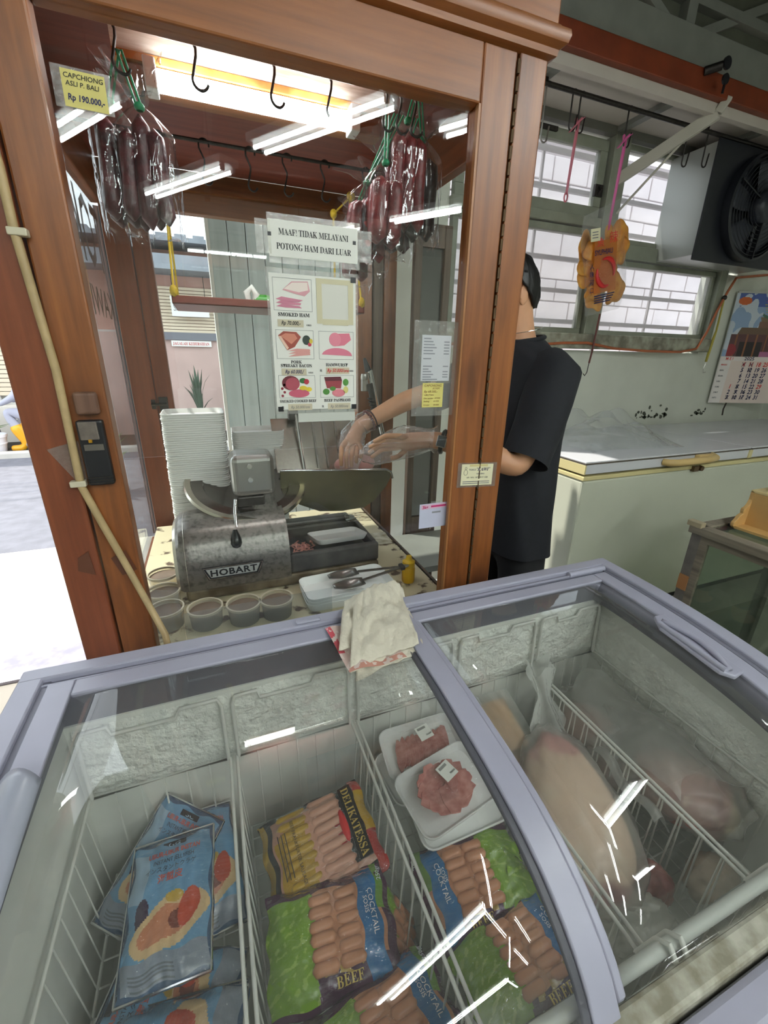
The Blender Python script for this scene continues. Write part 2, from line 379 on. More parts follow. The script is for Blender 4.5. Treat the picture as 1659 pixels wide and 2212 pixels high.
for a,b in [((1.0,3.28),(1.55,2.95)),((2.35,2.95),(1.6,3.28)),((2.4,2.95),(3.15,3.28)),((3.9,2.95),(3.2,3.28))]: MB().bar((a[0],2.085,a[1]),(b[0],2.085,b[1]),.03,.04).build('brace', BEAMG, uw)
MB().box(.8,4.25,2.06,2.1,3.08,3.12).build('rail', BEAMG, uw)
cb = sroot('ceiling_beams',(2,0,3.25))
for y in (-3.4,-2.0,-.6,.8,1.6): MB().box(-2.6,4.25,y,y+.07,3.2,3.3).build('beam', BEAMG, cb)
for x in (-1.4,.2,1.8,3.4): MB().box(x,x+.06,-4.8,2.1,3.24,3.3).build('beam', BEAMG, cb)

# ceiling lamps of the shop, behind and above the viewer
TUBE = emit('lit_tube',(.93,1,.98),TUBE_EMIT)
def lamp(x,y,z,ang,ln,label):
    t = thing('fluorescent_lamp',label,'lamp',(x,y,z),ang,'twin tube lamps on the shop ceiling',world=False)
    MB().box(-ln/2,ln/2,-.09,.09,.03,.08).build('housing', WHITE, t, bevel=.006)
    for s in (-.05,.05):
        MB().tube([(-ln/2+.04,s,0),(ln/2-.04,s,0)],.013,10).build('tube', TUBE, t)
        for e in (-1,1): MB().box(e*(ln/2-.03)-.012,e*(ln/2-.03)+.012,s-.014,s+.014,-.016,.03).build('socket', WHITE, t)
    for e in (-.3,.3): MB().tube([(ln*e,0,.08),(ln*e,0,3.3-z)],.006,6).build('hanger', DSTEEL, t)
for k,(x,y) in enumerate([(0,-2.7),(.83,-1.3),(2.35,-2.5),(-.65,-1.9),(1.45,-3.8),(1.9,-.55)]):
    lamp(x,y,2.8,R(56),1.2,'white twin tube fluorescent lamp hanging from the dark ceiling behind the freezer')
# ================================================================ the street seen on the left and through the kiosk
PINK = plain('faded_pink_wall','#c9aba2',.8,var=.15,vscale=2); ORNG = plain('orange_wall','#c77b4a',.7); SHUT = plain('pale_shutter','#d8c8ae',.6)
OW = plain('old_white_wall','#d4d3cc',.8,var=.18,vscale=2.2); ROOFM = plain('grey_roof','#8d939a',.7,var=.2,vscale=4)
LEAF = plain('leaf_green','#5d8a34',.5,var=.5,vscale=8); LEAFD = plain('dark_leaf','#39503a',.55,var=.4,vscale=8)
TEAL = plain('pale_teal_planks','#d3e0e0',.7,c2='#bccaca',vscale=3,stretch=(6,6,.4))
# long low building across the street
b = thing('street_building','long pink and white building with roller shutter across the street','building',(-2,8.6,0))
MB().box(-10,4.5,8.6,9.4,0,1.75).build('lower_wall', OW, b); MB().box(-1.6,4.5,8.58,8.62,.05,1.72).build('pink_wall', PINK, b)
MB().box(-10,4.5,8.6,9.4,1.75,3.0).build('upper_wall', plain('upper_pink','#c4988a',.8,var=.2,vscale=2), b)
rf = MB()
for k in range(60): rf.box(-10+k*.25,-10+k*.25+.16,7.9,9.6,3.02,3.06)
rf.box(-10,5,7.9,9.6,2.96,3.02); rf.build('roof', ROOFM, b)
MB().box(-10,4.5,7.95,8.6,2.6,2.8).build('gutter_board', ROOFM, b)
for k in range(14): MB().box(-1.0,.9,8.55,8.575,1.74+k*.05,1.78+k*.05).build('slat', SHUT, b)
MB().box(-1.0,.9,8.53,8.56,1.62,1.74).build('shutter_rail', plain('shutter_dark','#6f7078',.6), b)
for x in (-3.4,-3.1): MB().tube([(x,8.52,0),(x,8.52,2.9)],.05,10).build('drain_pipe', plain('pale_pipe','#d5d5d0',.5), b)
for z in range(26): MB().box(-5.2,-2.75,8.5,8.53,.75+z*.065,.805+z*.065).build('slat', SHUT, b)
MB().box(-2.74,-2.5,8.5,8.56,.9,3.0).build('orange_post', ORNG, b); MB().box(-5.3,-5.2,8.45,8.55,.6,3.0).build('shutter_post', plain('shutter_post','#6a5347',.6), b)
MB().box(-5.6,-2.3,8.35,8.6,.05,.6).build('plinth', plain('plinth_white','#e5dfd2',.8), b)
# signs on it
P0 = Pl((0,8.54,0),(1,0,0),(0,0,1))
s1 = thing('wall_sign','long white sign with red JAGALAH KEBERSIHAN lettering on pink wall','sign',(-.2,8.54,1.5))
P0.slab(MB(),-.53,.1,1.52,1.61,0,.01).build('board', PAPER, s1); P0.text('lettering',serif('JAGALAH KEBERSIHAN'),-.51,1.54,.07,REDINK,s1,d=.012,sx=.72)
s2 = thing('hanging_sign','white SATE AYAM sign hung before the roller shutter','sign',(-.1,8.4,2.0))
Pl((0,8.4,0),(1,0,0),(0,0,1)).slab(MB(),-.45,.12,1.98,2.28,0,.01).build('board', PAPER, s2); Pl((0,8.4,0),(1,0,0),(0,0,1)).text('lettering','SATE AYAM',-.42,2.06,.15,plain('sign_grey_ink','#77707a',.6),s2,d=.012,sx=.6)
for x in (-.4,.08): MB().tube([(x,8.42,2.28),(x,8.5,2.62)],.006,6).build('cord', DSTEEL, s2)
# pale plank wall behind the kiosk
pw = thing('plank_wall','pale teal wall of upright painted planks behind the kiosk','plank wall',(.5,2.9,0))
for k in range(11):
    x = .085+k*.098; MB().box(x,x+.094,2.88+random.uniform(0,.006),2.92,0,2.9).build('plank', TEAL, pw, bevel=.004, seg=1)
MB().box(.07,1.2,2.92,2.96,0,2.9).build('backing', TEAL, pw)
MB().box(.068,.086,2.85,2.97,0,2.9).build('edge_post', plain('edge_white','#dcdcd4',.6), pw)
# overhead wires
for k,(z,dz) in enumerate([(3.5,.15),(3.6,.05),(3.8,.1),(4.1,.2)]):
    tag(MB().tube([(-9+i*1.5,6.4+.3*k,z+dz*i*.2-.25*math.sin(PI*i/10)) for i in range(11)],.012,6).build('overhead_wire', BLACK),
        ['lowest overhead cable sagging across the street','second overhead cable from below across the street','third overhead cable from below across the street','highest overhead cable across the street'][k],'cable')
# plants
def plant(name,label,loc,n,h,sp,m,pot=None,pr=.13,seed=1,lw=.03):
    rr = random.Random(seed); t = thing(name,label,'plant',loc,world=False)
    z0 = 0
    if pot is not None:
        MB().lathe([(0,0),(pr*.82,0),(pr*.84,.02),(pr,.2),(pr*1.06,.205),(pr*1.06,.24),(pr*.95,.24),(pr*.93,.2),(0,.2)],n=20).build('pot', pot, t, smooth=40)
        MB().lathe([(pr*.9,.1),(pr*.97,.105),(pr*.98,.12),(pr*.93,.125)],n=20).build('band', pot, t, smooth=40); z0 = .2
    for k in range(n):
        a = rr.uniform(0,2*PI); l = h*rr.uniform(.6,1.1); o = sp*rr.uniform(.3,1); b_ = MB()
        d = Vector((math.cos(a),math.sin(a),0)); s_ = Vector((-d.y,d.x,0)); prev = []
        vs = []
        for i in range(6):
            q = i/5; p = d*(o*q*q+.02*rr.random())+Vector((0,0,z0+l*(q-.35*q*q*o/sp))); wd = lw*math.sin(PI*min(1,q*.92+.08))*1.0
            vs += [p-s_*wd, p+Vector((0,0,-wd*.4)), p+s_*wd]
        fs = []
        for i in range(5): fs += [(i*3,i*3+1,i*3+4,i*3+3),(i*3+1,i*3+2,i*3+5,i*3+4)]
        b_.add(vs,fs).build('leaf', m, t, smooth=60, solid=.002)
    return t
plant('potted_plant','leafy green plant in a ribbed white pot by the kerb',(-3.0,7.62,.05),16,.34,.3,LEAF,plain('white_pot','#e9e9ee',.4),.2,3)
plant('street_shrub','bright green broad-leaved shrub seen through the side glass',(-1.2,5.2,-.01),16,.75,.4,LEAF,None,.1,5,.07)
plant('street_shrub','dark leafy shrub by the white wall across the street',(-1.75,8.2,.05),16,.8,.4,LEAFD,None,.1,8,.06)
plant('flower_pot','spiky grey-green potted plant against the pink wall',(-.2,8.0,.05),18,1.1,.22,LEAFD,plain('brown_pot','#5a4038',.6),.16,11,.035)
plant('flower_pot','low reddish potted plant against the pink wall',(.5,8.2,.05),14,.8,.2,plain('red_leaf','#7d3d43',.6),MATS['brown_pot'],.16,13,.03)
# wooden cart / barrow parts and bins on the verge
t = thing('plant_stand','dark wooden plant stand on the verge by the white pot','stand',(-3.5,8.0,.05))
MB().box(-3.75,-3.22,7.98,8.2,.55,.6).build('shelf', WOODD, t)
for x in (-3.72,-3.25): MB().box(x-.03,x+.03,7.98,8.15,.05,.55).build('leg', WOODD, t)
t = thing('grey_post','leaning grey post standing on the verge','post',(-3.0,7.95,.05)); MB().bar((-2.98,7.95,.05),(-3.08,8.0,.75),.1,.06).build('shaft', plain('post_grey','#77737c',.7), t, bevel=.01)
MB().box(-3.15,-3.01,7.95,8.05,.74,.78).build('cap', MATS['post_grey'], t)
t = thing('blue_bucket','blue plastic bucket standing behind the person in boots','bucket',(-2.6,8.25,.05)); 
MB().box(-2.8,-2.45,8.12,8.34,.05,.42).build('crate', plain('grey_crate','#8d8d92',.6), t)
MB().lathe([(0,.0),(.1,0),(.14,.24),(.15,.25),(.13,.25),(.09,.02),(0,.02)],(-2.62,8.25,.42),n=20).build('tub', plain('blue_plastic','#3d56b5',.4), t, smooth=40)
MB().tube([(-2.76+.14*(1-math.cos(PI*k/8)),8.25,.67+.1*math.sin(PI*k/8)) for k in range(9)],.006,6).build('handle', WHITE, t)
# person in grey trousers and yellow boots, sitting, mostly hidden by the kiosk post
YEL = plain('yellow_rubber','#e6a321',.35); GREYC = plain('grey_cloth','#a9a9b6',.8)
pp = thing('person','person crouching across the street in grey trousers and yellow rubber boots','person',(-2.4,7.7,.05))
def skinfig(name, vs, es, rs, m, parent, sub=2, root=0):
    me = bpy.data.meshes.new(name); me.from_pydata(vs, es, []); me.update()
    o = bpy.data.objects.new(name, me); col.objects.link(o)
    md = o.modifiers.new('skin','SKIN'); md.use_smooth_shade = True; md.branch_smoothing = .6
    for i,r_ in enumerate(rs): me.skin_vertices[0].data[i].radius = r_ if isinstance(r_,tuple) else (r_,r_)
    for i in range(len(vs)): me.skin_vertices[0].data[i].use_root = (i==root)
    s_ = o.modifiers.new('sub','SUBSURF'); s_.levels = s_.render_levels = sub
    dg = bpy.context.evaluated_depsgraph_get(); me2 = bpy.data.meshes.new_from_object(o.evaluated_get(dg)); bpy.data.objects.remove(o)
    me2.name = name
    return link(name, me2, m, parent, smooth=180)
SKIN = plain('skin','#cf9c78',.5,sub=.08,var=.06,vscale=30)
vs = [(-1.95,7.95,.5),(-1.95,7.95,.75),(-2.05,7.92,1.0),(-2.1,7.9,1.15),(-2.15,7.9,1.28),(-2.0,7.8,.5),(-2.38,7.75,.6),(-2.22,7.72,.2),(-2.2,7.72,.1),(-1.95,8.1,.5),(-2.3,8.1,.62),(-2.15,8.1,.2),(-2.05,7.7,1.02),(-2.2,7.6,.8),(-2.4,7.65,.7),(-2.05,8.12,1.02),(-2.25,8.2,.8),(-2.4,8.1,.7),(-2.18,7.9,1.4)]
vs = [(x-.36,y-.1,z) for x,y,z in vs]
es = [(0,1),(1,2),(2,3),(3,4),(0,5),(5,6),(6,7),(7,8),(0,9),(9,10),(10,11),(2,12),(12,13),(13,14),(2,15),(15,16),(16,17),(4,18)]
skinfig('body', vs, es, [.15,.15,.17,.06,.1,.11,.075,.05,.04,.11,.075,.05,.07,.05,.03,.07,.05,.03,.08], GREYC, pp)
def boot(y):
    skinfig('rubber_boot', [(-2.67,y-.1,.43),(-2.59,y-.1,.2),(-2.57,y-.1,.1),(-2.66,y-.1,.08),(-2.78,y-.1,.08)], [(0,1),(1,2),(2,3),(3,4)], [.095,.07,.06,.05,.045], YEL, pp, 2, 2)
boot(7.73); boot(8.1)
# ================================================================ the wooden kiosk
KX0,KX1,KY0,KY1 = -.34,.765,1.0,2.1
k = thing('wooden_kiosk','tall brown wooden kiosk with glass sides and moulded cornice','kiosk',(.2,1.0,0))
MB().box(-.34,-.268,1.0,1.06,0,2.06).build('corner_post', WOODR, k, bevel=.004)
MB().box(.692,.765,1.0,1.06,0,2.06).build('corner_post', WOOD, k, bevel=.004)
door = MB().box(-.264,-.193,1.002,1.05,.0,2.06).build('door_stile', WOOD, k, bevel=.004)
MB().box(.604,.687,1.002,1.05,.0,2.06).build('door_stile', WOOD, k, bevel=.004)
MB().box(-.193,.604,1.002,1.05,1.955,2.06).build('door_rail', WOODX, k, bevel=.004)
MB().box(-.193,.604,1.002,1.05,.0,.55).build('door_rail', WOODX, k, bevel=.004)
# glazing bead round the pane
MB().box(.599,.604,1.0,1.012,.55,1.955).build('glazing_bead', plain('bead_edge','#9a6638',.4), k)
MB().box(-.188,.599,1.022,1.027,.55,1.955).build('front_pane', GLASS, k)
# piano hinge on the right seam
hg = MB()
for i in range(60):
    z = .25+i*.03; hg.tube([(.6895,1.0,z),(.6895,1.0,z+.024)],.0035,6)
hg.build('piano_hinge', plain('old_brass','#5d4a34',.45,.6), k)
# cornice
def mould(prof, x0,x1,y):
    m = MB(); n = len(prof)
    m.prism(prof, lambda a,b: (x0-a,y-a,b), lambda a,b: (x1+a,y-a,b))
    return m
pr1 = [(0,2.055),(.012,2.06),(.014,2.07),(.026,2.078),(.03,2.09),(.028,2.1),(.016,2.106),(.012,2.112),(-.01,2.112),(-.01,2.055)]
mould(pr1,-.34,.765,1.0).build('cornice_moulding', WOODX, k, smooth=35)
MB().prism(pr1, lambda a,b: (.765+a,1.0-a,b), lambda a,b: (.765+a,2.18,b)).build('cornice_moulding', WOODY, k, smooth=35)
MB().box(-.335,.775,.992,1.03,2.105,2.25).box(.735,.775,1.03,2.18,2.105,2.25).build('frieze', WOODX, k, bevel=.003)
pr2 = [(a+.012,b+.15) for a,b in pr1]
mould([(a,b+.02) for a,b in pr2],-.335,.775,.992).build('top_moulding', WOODX, k, smooth=35)
MB().prism([(a,b+.02) for a,b in pr2], lambda a,b: (.775+a,.992-a,b), lambda a,b: (.775+a,2.18,b)).build('top_moulding', WOODY, k, smooth=35)
MB().box(-.335,.775,1.0,2.18,2.255,2.275).build('roof_board', WOODY, k)
# inside: ceiling, lintels, posts
MB().box(-.33,.76,1.055,2.13,2.1,2.115).build('ceiling_panel', PLY, k)
MB().box(-.335,-.30,1.06,2.13,1.955,2.1).build('side_lintel', WOODY, k, bevel=.003)
MB().box(.73,.762,1.06,2.13,1.955,2.1).build('side_lintel', WOODY, k, bevel=.003)
MB().box(-.30,.73,2.13,2.18,1.96,2.1).build('rear_lintel', WOODX, k, bevel=.004)
MB().box(-.30,.73,2.11,2.13,2.03,2.045).build('rear_moulding', WOODX, k)
MB().box(-.312,-.225,2.12,2.18,0,1.96).build('rear_post', WOODR, k, bevel=.004)
MB().box(-.222,-.158,2.125,2.175,0,1.96).build('rear_stile', WOODR, k, bevel=.004)
MB().box(.69,.765,2.12,2.18,0,1.96).build('rear_stile', WOOD, k, bevel=.004)
MB().box(.77,.82,2.12,2.18,0,2.1).build('rear_post', WOODD, k, bevel=.004)
MB().box(.825,.89,2.12,2.18,0,2.1).build('rear_post', WOOD, k, bevel=.004)
MB().box(-.158,.69,2.148,2.153,.55,1.96).build('rear_pane', GLASS, k)
MB().box(-.158,.69,2.125,2.175,.0,.55).build('rear_panel', WOODX, k)
MB().box(-.322,-.317,1.06,2.16,.62,1.955).build('side_pane', GLASS, k)
MB().box(-.335,-.30,1.06,2.12,.0,.62).build('side_panel', WOODY, k)
MB().box(-.335,-.313,2.16,2.18,.62,1.955).build('side_bead', plain('blue_grey_bead','#9aa3b4',.5), k)
# latch between the rear stiles
MB().box(-.245,-.228,2.114,2.12,1.21,1.25).box(-.215,-.18,2.114,2.126,1.2,1.26).tube([(-.245,2.11,1.23),(-.185,2.11,1.23)],.006,6).build('latch', DSTEEL, k, bevel=.001)
# lettering on the side glass, read from outside
PS = Pl((-.3235,0,0),(0,-1,0),(0,0,1)); LG = plain('sign_paint_grey','#6f7672',.6); LGR = plain('sign_paint_green','#4f6353',.6)
PS.text('side_lettering','TOKO',-2.14,1.72,.30,LG,k,d=.001,sx=.72,bold=.01)
PS.text('side_lettering','KAWI',-2.14,1.56,.13,LGR,k,d=.001,sx=1.1,bold=.012)
# open leaf of the side door, standing against the wall
lf = thing('door_leaf','weathered dark door leaf with narrow glass standing open beside the kiosk','door',(1.0,1.96,.5))
MB().box(.905,.94,1.95,1.985,.52,1.99).build('stile', WOODD, lf, bevel=.003); MB().box(1.05,1.085,1.95,1.985,.52,1.99).build('stile', WOODD, lf, bevel=.003)
MB().box(.94,1.05,1.955,1.98,1.9,1.99).build('rail', WOODD, lf); MB().box(.94,1.05,1.955,1.98,.52,.62).build('rail', WOODD, lf)
MB().box(.94,1.05,1.966,1.97,.62,1.9).build('pane', filmmat('dusty_dark_glass',(.4,.4,.4),1.5,haze=.12,hazec=(.5,.5,.48)), lf)
MB().box(.905,1.085,1.95,1.985,0,.52).build('lower_panel', WOODD, lf)
# door lock and knob plate on the left stile
lk = thing('door_lock','black door lock with torn tape and worn wooden block on kiosk','lock',(-.23,1.0,1.2))
MB().box(-.246,-.206,.985,1.002,1.33,1.373).build('block', woodmat('worn_block','#7a5a48','#573b2e','z',.5), lk, bevel=.006, seg=3)
MB().box(-.25,-.205,.982,1.002,1.19,1.32).build('case', BLACK, lk, bevel=.004)
MB().box(-.246,-.214,.978,.983,1.283,1.318).build('tape_flap', plain('dirty_tape','#6f655d',.5,var=.3,vscale=60), lk, bevel=.002)
MB().box(-.243,-.21,.980,.983,1.262,1.274).build('name_plate', plain('dull_plate','#6b6660',.4,.5), lk)
MB().box(-.233,-.227,.977,.982,1.278,1.284).build('key_stub', plain('brass_key','#c8962e',.3,.8), lk)
for i in range(3): MB().box(-.25,-.205,.98,.982,1.194+i*.006,1.196+i*.006).build('rib', DSTEEL, lk)
tg = MB(); PF = Pl((0,.9985,0),(1,0,0),(0,0,1))
PF.poly(tg,[(-.31,1.265),(-.255,1.28),(-.255,1.2),(-.275,1.2)],0,.0006); tag(tg.build('tape_strip', TAPE),'strip of clear tape beside the black door lock','tape')
tg = MB(); PF.poly(tg,[(-.245,1.02),(-.215,1.035),(-.2,.985),(-.23,.975)],0,.0006); tag(tg.build('tape_patch', plain('tape_residue','#5c3420',.5)),'dark square tape residue low on the left post','tape')
tg = MB(); PF.poly(tg,[(-.305,1.03),(-.283,1.043),(-.28,.985),(-.31,1.0)],0,.0006); tag(tg.build('tape_patch', MATS['tape_residue']),'ragged tape residue at the left post edge','tape')
# cable down the left post
CAB = plain('cream_cable','#b8a074',.5,var=.2,vscale=30)
pts = [(-.305,.994,2.06),(-.273,.991,1.72),(-.274,.991,1.634),(-.262,.991,1.412),(-.264,.991,1.30),(-.266,.991,1.19),(-.246,.991,1.11),(-.227,.99,1.039),(-.205,.985,.96),(-.185,.97,.9),(-.16,.94,.84),(-.15,.92,.70)]
ce = thing('power_cable','thick cream cable clipped down the left kiosk post','cable',(-.27,.99,.8))
cp = []
for i in range(len(pts)-1):
    a,b_ = Vector(pts[i]),Vector(pts[i+1]); cp += [a.lerp(b_,t/3) for t in range(3)]
MB().tube(cp+[pts[-1]],.0075,8).build('sheath', CAB, ce, smooth=60)
for q in (1.63,1.195): MB().box(-.283,-.255,.982,1.0,q-.006,q+.006).build('clip', plain('cream_clip','#cfc7ae',.5), ce, bevel=.002)
ce = thing('cornice_cable','cream cable running along the top of the kiosk cornice','cable',(.4,.97,2.27))
MB().tube([(-.2+i*.1,.963,2.262+.003*math.sin(i*2)) for i in range(10)]+[(.765,.966,2.26),(.788,.975,2.255),(.792,1.0,2.25)],.008,8).build('sheath', CAB, ce, smooth=60)
MB().box(.752,.764,.953,.974,2.225,2.275).build('clip', MATS['cream_clip'], ce, bevel=.002)
tag(Pl((.777,1.06,0),(0,-1,0),(0,0,1)).slab(MB(),-.03,.03,2.14,2.2,0,.001).build('paper_tag', CREAM),'small cream paper tag on the right face of the cornice','tag')
# ================================================================ inside the kiosk: lamp, hooks, hanging sausages
kl = thing('kiosk_lamp','lit fluorescent tube on a whitish board under the kiosk ceiling','lamp',(.17,1.4,2.0))
MB().box(-.115,.515,1.31,1.33,2.048,2.1).build('fascia', plain('white_washed_board','#ded9cf',.6,c2='#b7ab9a',vscale=9,stretch=(1,3,14)), kl)
MB().box(-.115,.515,1.309,1.331,2.034,2.048).build('orange_edge', plain('orange_brown_wood','#c08a48',.6,c2='#8a4f22',vscale=14), kl)  # lower edge of the fascia coloured a mottled orange-brown
MB().box(-.1,.5,1.315,1.37,1.99,2.034).build('housing', WOODX, kl, bevel=.006)
MB().tube([(-.033,1.295,2.0),(.4,1.295,2.0)],.02,20).build('tube', emit('kiosk_tube',(.95,1,1),TUBE_EMIT*.6), kl, smooth=60)
for x in (-.045,.412): MB().box(x-.012,x+.012,1.27,1.32,1.975,2.03).build('socket', WHITE, kl, bevel=.003)
# S hooks on the front rail and on a rear rail
rl = thing('hook_rail','thin dark iron rail carrying hooks behind the front glass','rail',(.2,1.1,2.02))
MB().tube([(-.3,1.1,2.02),(.73,1.1,2.02)],.005,8).build('rod', DSTEEL, rl)
for x in (-.25,.68): MB().tube([(x,1.1,2.02),(x,1.1,2.1)],.004,6).build('hanger', DSTEEL, rl)
rb = thing('hook_rail','thin iron rail carrying hooks near the kiosk rear','rail',(.2,1.62,2.02))
MB().tube([(-.3,1.62,2.02),(.73,1.62,2.02)],.005,8).build('rod', DSTEEL, rb)
for x in (-.25,.68): MB().tube([(x,1.62,2.02),(x,1.62,2.1)],.004,6).build('hanger', DSTEEL, rb)
def shook_pts(l=.085, r=.014):
    p = [(r*math.cos(a), 0, r*math.sin(a)) for a in [R(-20+200*i/10) for i in range(11)]]        # upper hook round the rail
    p += [(-r,0,-.01),(-.002,0,-l*.42),(-r*.2,0,-l*.55)]
    p += [(r*.1+r*math.cos(a), 0, -l+r*.2+r*1.05*math.sin(a)) for a in [R(150+195*i/10) for i in range(11)]]
    return p
hk0 = MB().tube(shook_pts(), .0027, 6).build('s_hook', DSTEEL, smooth=60)
def shook(x,y,rz,label,group,first=[True]):
    if first[0]: o = hk0; first[0] = False
    else: o = hk0.copy(); col.objects.link(o)
    o.location = (x,y,2.013); o.rotation_euler = (0,0,rz); return tag(o,label,'hook',group)
for i,(x,rz) in enumerate([(-.085,.3),(.046,.0),(.19,.2),(.306,-.2),(.43,.25),(.464,0),(.5,-.3)]):
    shook(x,1.1,rz,['iron S hook holding the left sausage bags','empty iron S hook nearest the left sausage bags','empty iron S hook second from the left sausage bags','empty iron S hook left of the right sausage bags','iron S hook holding the lower right sausage bags','iron S hook beside the green strings of the right bags','iron S hook at the right end of the front rail'][i],'S hooks on the front rail')
for i,x in enumerate([-.06,.06,.19,.3,.42,.56]): shook(x,1.62,.2*(i%3-1),['leftmost','second from left','third from left','fourth from left','fifth from left','rightmost'][i]+' iron S hook on the rear kiosk rail','S hooks on the rear rail')
# bagged sausages
SAUS = plain('dark_red_sausage','#5a1a22',.35,c2='#3a0f18',vscale=40,bump=.25,bscale=90); SAUS2 = plain('red_sausage','#7d2a2c',.35,c2='#5a181e',vscale=40,bump=.25,bscale=90)
SAUS3 = plain('black_sausage','#3a2423',.45,c2='#241617',vscale=30,bump=.25,bscale=90); GSTR = plain('green_raffia','#1f8a5c',.45)
REDP = plain('red_print','#c3201f',.5)
def ellp0(cx,cy,rx,ry,n=14): return [(cx+rx*math.cos(2*PI*i/n)*(1+.25*math.sin(6*PI*i/n)), cy+ry*math.sin(2*PI*i/n)) for i in range(n)]
def sausbag(label, x,y,ztie,ztop,zbot,w,d,n,m,hook,rz=0,seed=1,redprint=False,flap=.09):
    rr = random.Random(seed); t = thing('sausage_bag',label,'sausage bag',(x,y,ztie),rz,'bags of sausages hanging in the kiosk',world=False)
    dz = lambda z: z-ztie
    per = max(1,(n+1)//2)
    for i in range(n):
        row = i//per; c_ = i%per; px = -w/2+w*(c_+.5+(.25 if row else 0))/(per+.25); py = (row-.5)*d*.5
        zt = dz(ztop)-abs(px)/w*.10*(ztop-zbot)-rr.uniform(0,.02); zb = dz(zbot)+rr.uniform(.015,.03); r_ = min(w/per*.5,.021)
        pts = []; rs = []
        for q in range(11):
            e = q/10; z = zt+(zb-zt)*e; pts.append((px*(.72+.28*min(1,e*4))+.003*math.sin(e*5+i),py+.002*math.sin(e*4+2*i),z))
            rs.append(r_*math.sqrt(max(.02,1-(max(0,abs(e-.5)-.44)/.06)**2)))
        MB().tube(pts,rs,10).build('sausage', m, t, smooth=80)
    # film body
    fz = lambda v: 0+(dz(zbot)-0)*v
    def prof(v): return .16+.84*min(1,(v/.2))**.8 if v < .2 else 1.0
    def bag(u,v):
        a = 2*PI*u; p = prof(v); wob = 1+.06*math.sin(a*7+seed+v*6)+.03*math.sin(a*13+v*19)
        xx = (w/2+.006)*p*math.copysign(abs(math.cos(a))**.55,math.cos(a))*wob; yy = (d/2+.006)*p*math.copysign(abs(math.sin(a))**.8,math.sin(a))*wob
        return (xx, yy*(1 if v < .93 else (1-(v-.93)/.07*.8)), fz(v)+(.012*math.sin(a*5+seed) if v > .97 else 0))
    MB().grid(bag,48,28,True).build('bag_film', FILM, t, smooth=60)
    # gathered flap above the tie
    def flp(u,v):
        a = 2*PI*u; rr_ = .006+v*.045*(1+.45*math.sin(a*3+seed))+.008*math.sin(a*8+v*5); return (rr_*math.cos(a)+v*.02*math.sin(seed*2), rr_*math.sin(a)*.6, v*flap*(1+.25*math.sin(a*2+seed))-v*v*flap*.25)
    MB().grid(flp,40,9,True).build('bag_neck', FILM, t, smooth=60)
    MB().lathe([(.006,-.006),(.009,-.003),(.0095,.002),(.006,.006)],n=12).build('tie', GSTR, t, smooth=60)
    hx,hz = hook; c,s_ = math.cos(-rz),math.sin(-rz); gx = (hx-x)*c-(1.1-y)*s_; gy = (hx-x)*s_+(1.1-y)*c
    MB().tube([(-.004,0,0),(gx-.004,gy,dz(hz))],.0022,6).tube([(.004,0,0),(gx+.004,gy,dz(hz))],.0022,6).build('string', GSTR, t)
    if redprint:
        pl = Pl((-.01,-d/2-.009,0),(1,0,0),(0,0,1))
        for q in range(5): pl.poly(MB(),ellp0(-.004+.008*(q%2),dz(zbot)+.14-q*.02,.005+.003*(q%3),.007),0,.0006).build('red_print', REDP, t)
    return t
sausbag('left bag of dark sausages with yellow price tag in front',-.118,1.15,1.89,1.87,1.665,.075,.055,4,SAUS,(-.088,1.95),.25,1,flap=.04)
sausbag('fat bag of dark sausages hanging beside the yellow price tag',-.066,1.12,1.88,1.865,1.66,.095,.07,5,SAUS,(-.085,1.95),-.1,2,flap=.085)
sausbag('highest bag of reddish sausages in the right cluster',.492,1.13,1.955,1.94,1.72,.1,.06,5,SAUS2,(.497,2.0),.1,3,flap=.05)
sausbag('rightmost bag with blackish sausages',.565,1.2,1.955,1.925,1.715,.085,.065,4,SAUS3,(.505,2.0),-.1,4,flap=.06)
sausbag('second bag of the right cluster with bunched clear neck',.435,1.12,1.865,1.85,1.675,.09,.06,4,SAUS2,(.43,1.945),.15,5,flap=.075)
sausbag('bag of sausages with red lettering in the right cluster',.41,1.18,1.84,1.82,1.645,.1,.06,5,SAUS2,(.464,1.95),.1,6,redprint=True,flap=.04)
sausbag('lowest and leftmost bag of the right cluster',.405,1.26,1.80,1.77,1.62,.075,.05,3,SAUS2,(.45,1.95),.2,7,flap=.04)
sausbag('small bag of sausages behind the rightmost pair',.5,1.24,1.86,1.84,1.69,.11,.06,5,SAUS,(.5,1.95),.0,8,flap=.04)
# hanging tray on yellow cords
YROPE = plain('yellow_cord','#c5a41c',.6,bump=.3,bscale=200)
ht = thing('hanging_tray','brown tray hung on yellow cords under the kiosk ceiling','tray',(.2,1.5,1.58))
TRB = plain('brown_tray','#7a3527',.35)
def trayrim(x0,x1,y0,y1,z,h,th):
    m = MB(); m.box(x0,x1,y0,y1,z,z+th); m.box(x0,x1,y0,y0+th,z,z+h).box(x0,x1,y1-th,y1,z,z+h).box(x0,x0+th,y0,y1,z,z+h).box(x1-th,x1,y0,y1,z,z+h); return m
trayrim(-.074,.5,1.46,1.72,1.575,.022,.005).build('tray_body', TRB, ht, bevel=.002)
for (x,y,tx,ty) in [(-.066,1.465,-.06,1.62),(-.066,1.715,-.06,1.62),(.492,1.465,.5,1.62),(.492,1.715,.56,1.62)]:
    MB().tube([(x,y,1.575),(x,y,1.60),(tx,ty,1.935)],.0035,6).build('cord', YROPE, ht)
    MB().ball((x,y,1.607),(.011,.011,.017),10,7).build('knot', YROPE, ht, smooth=60)
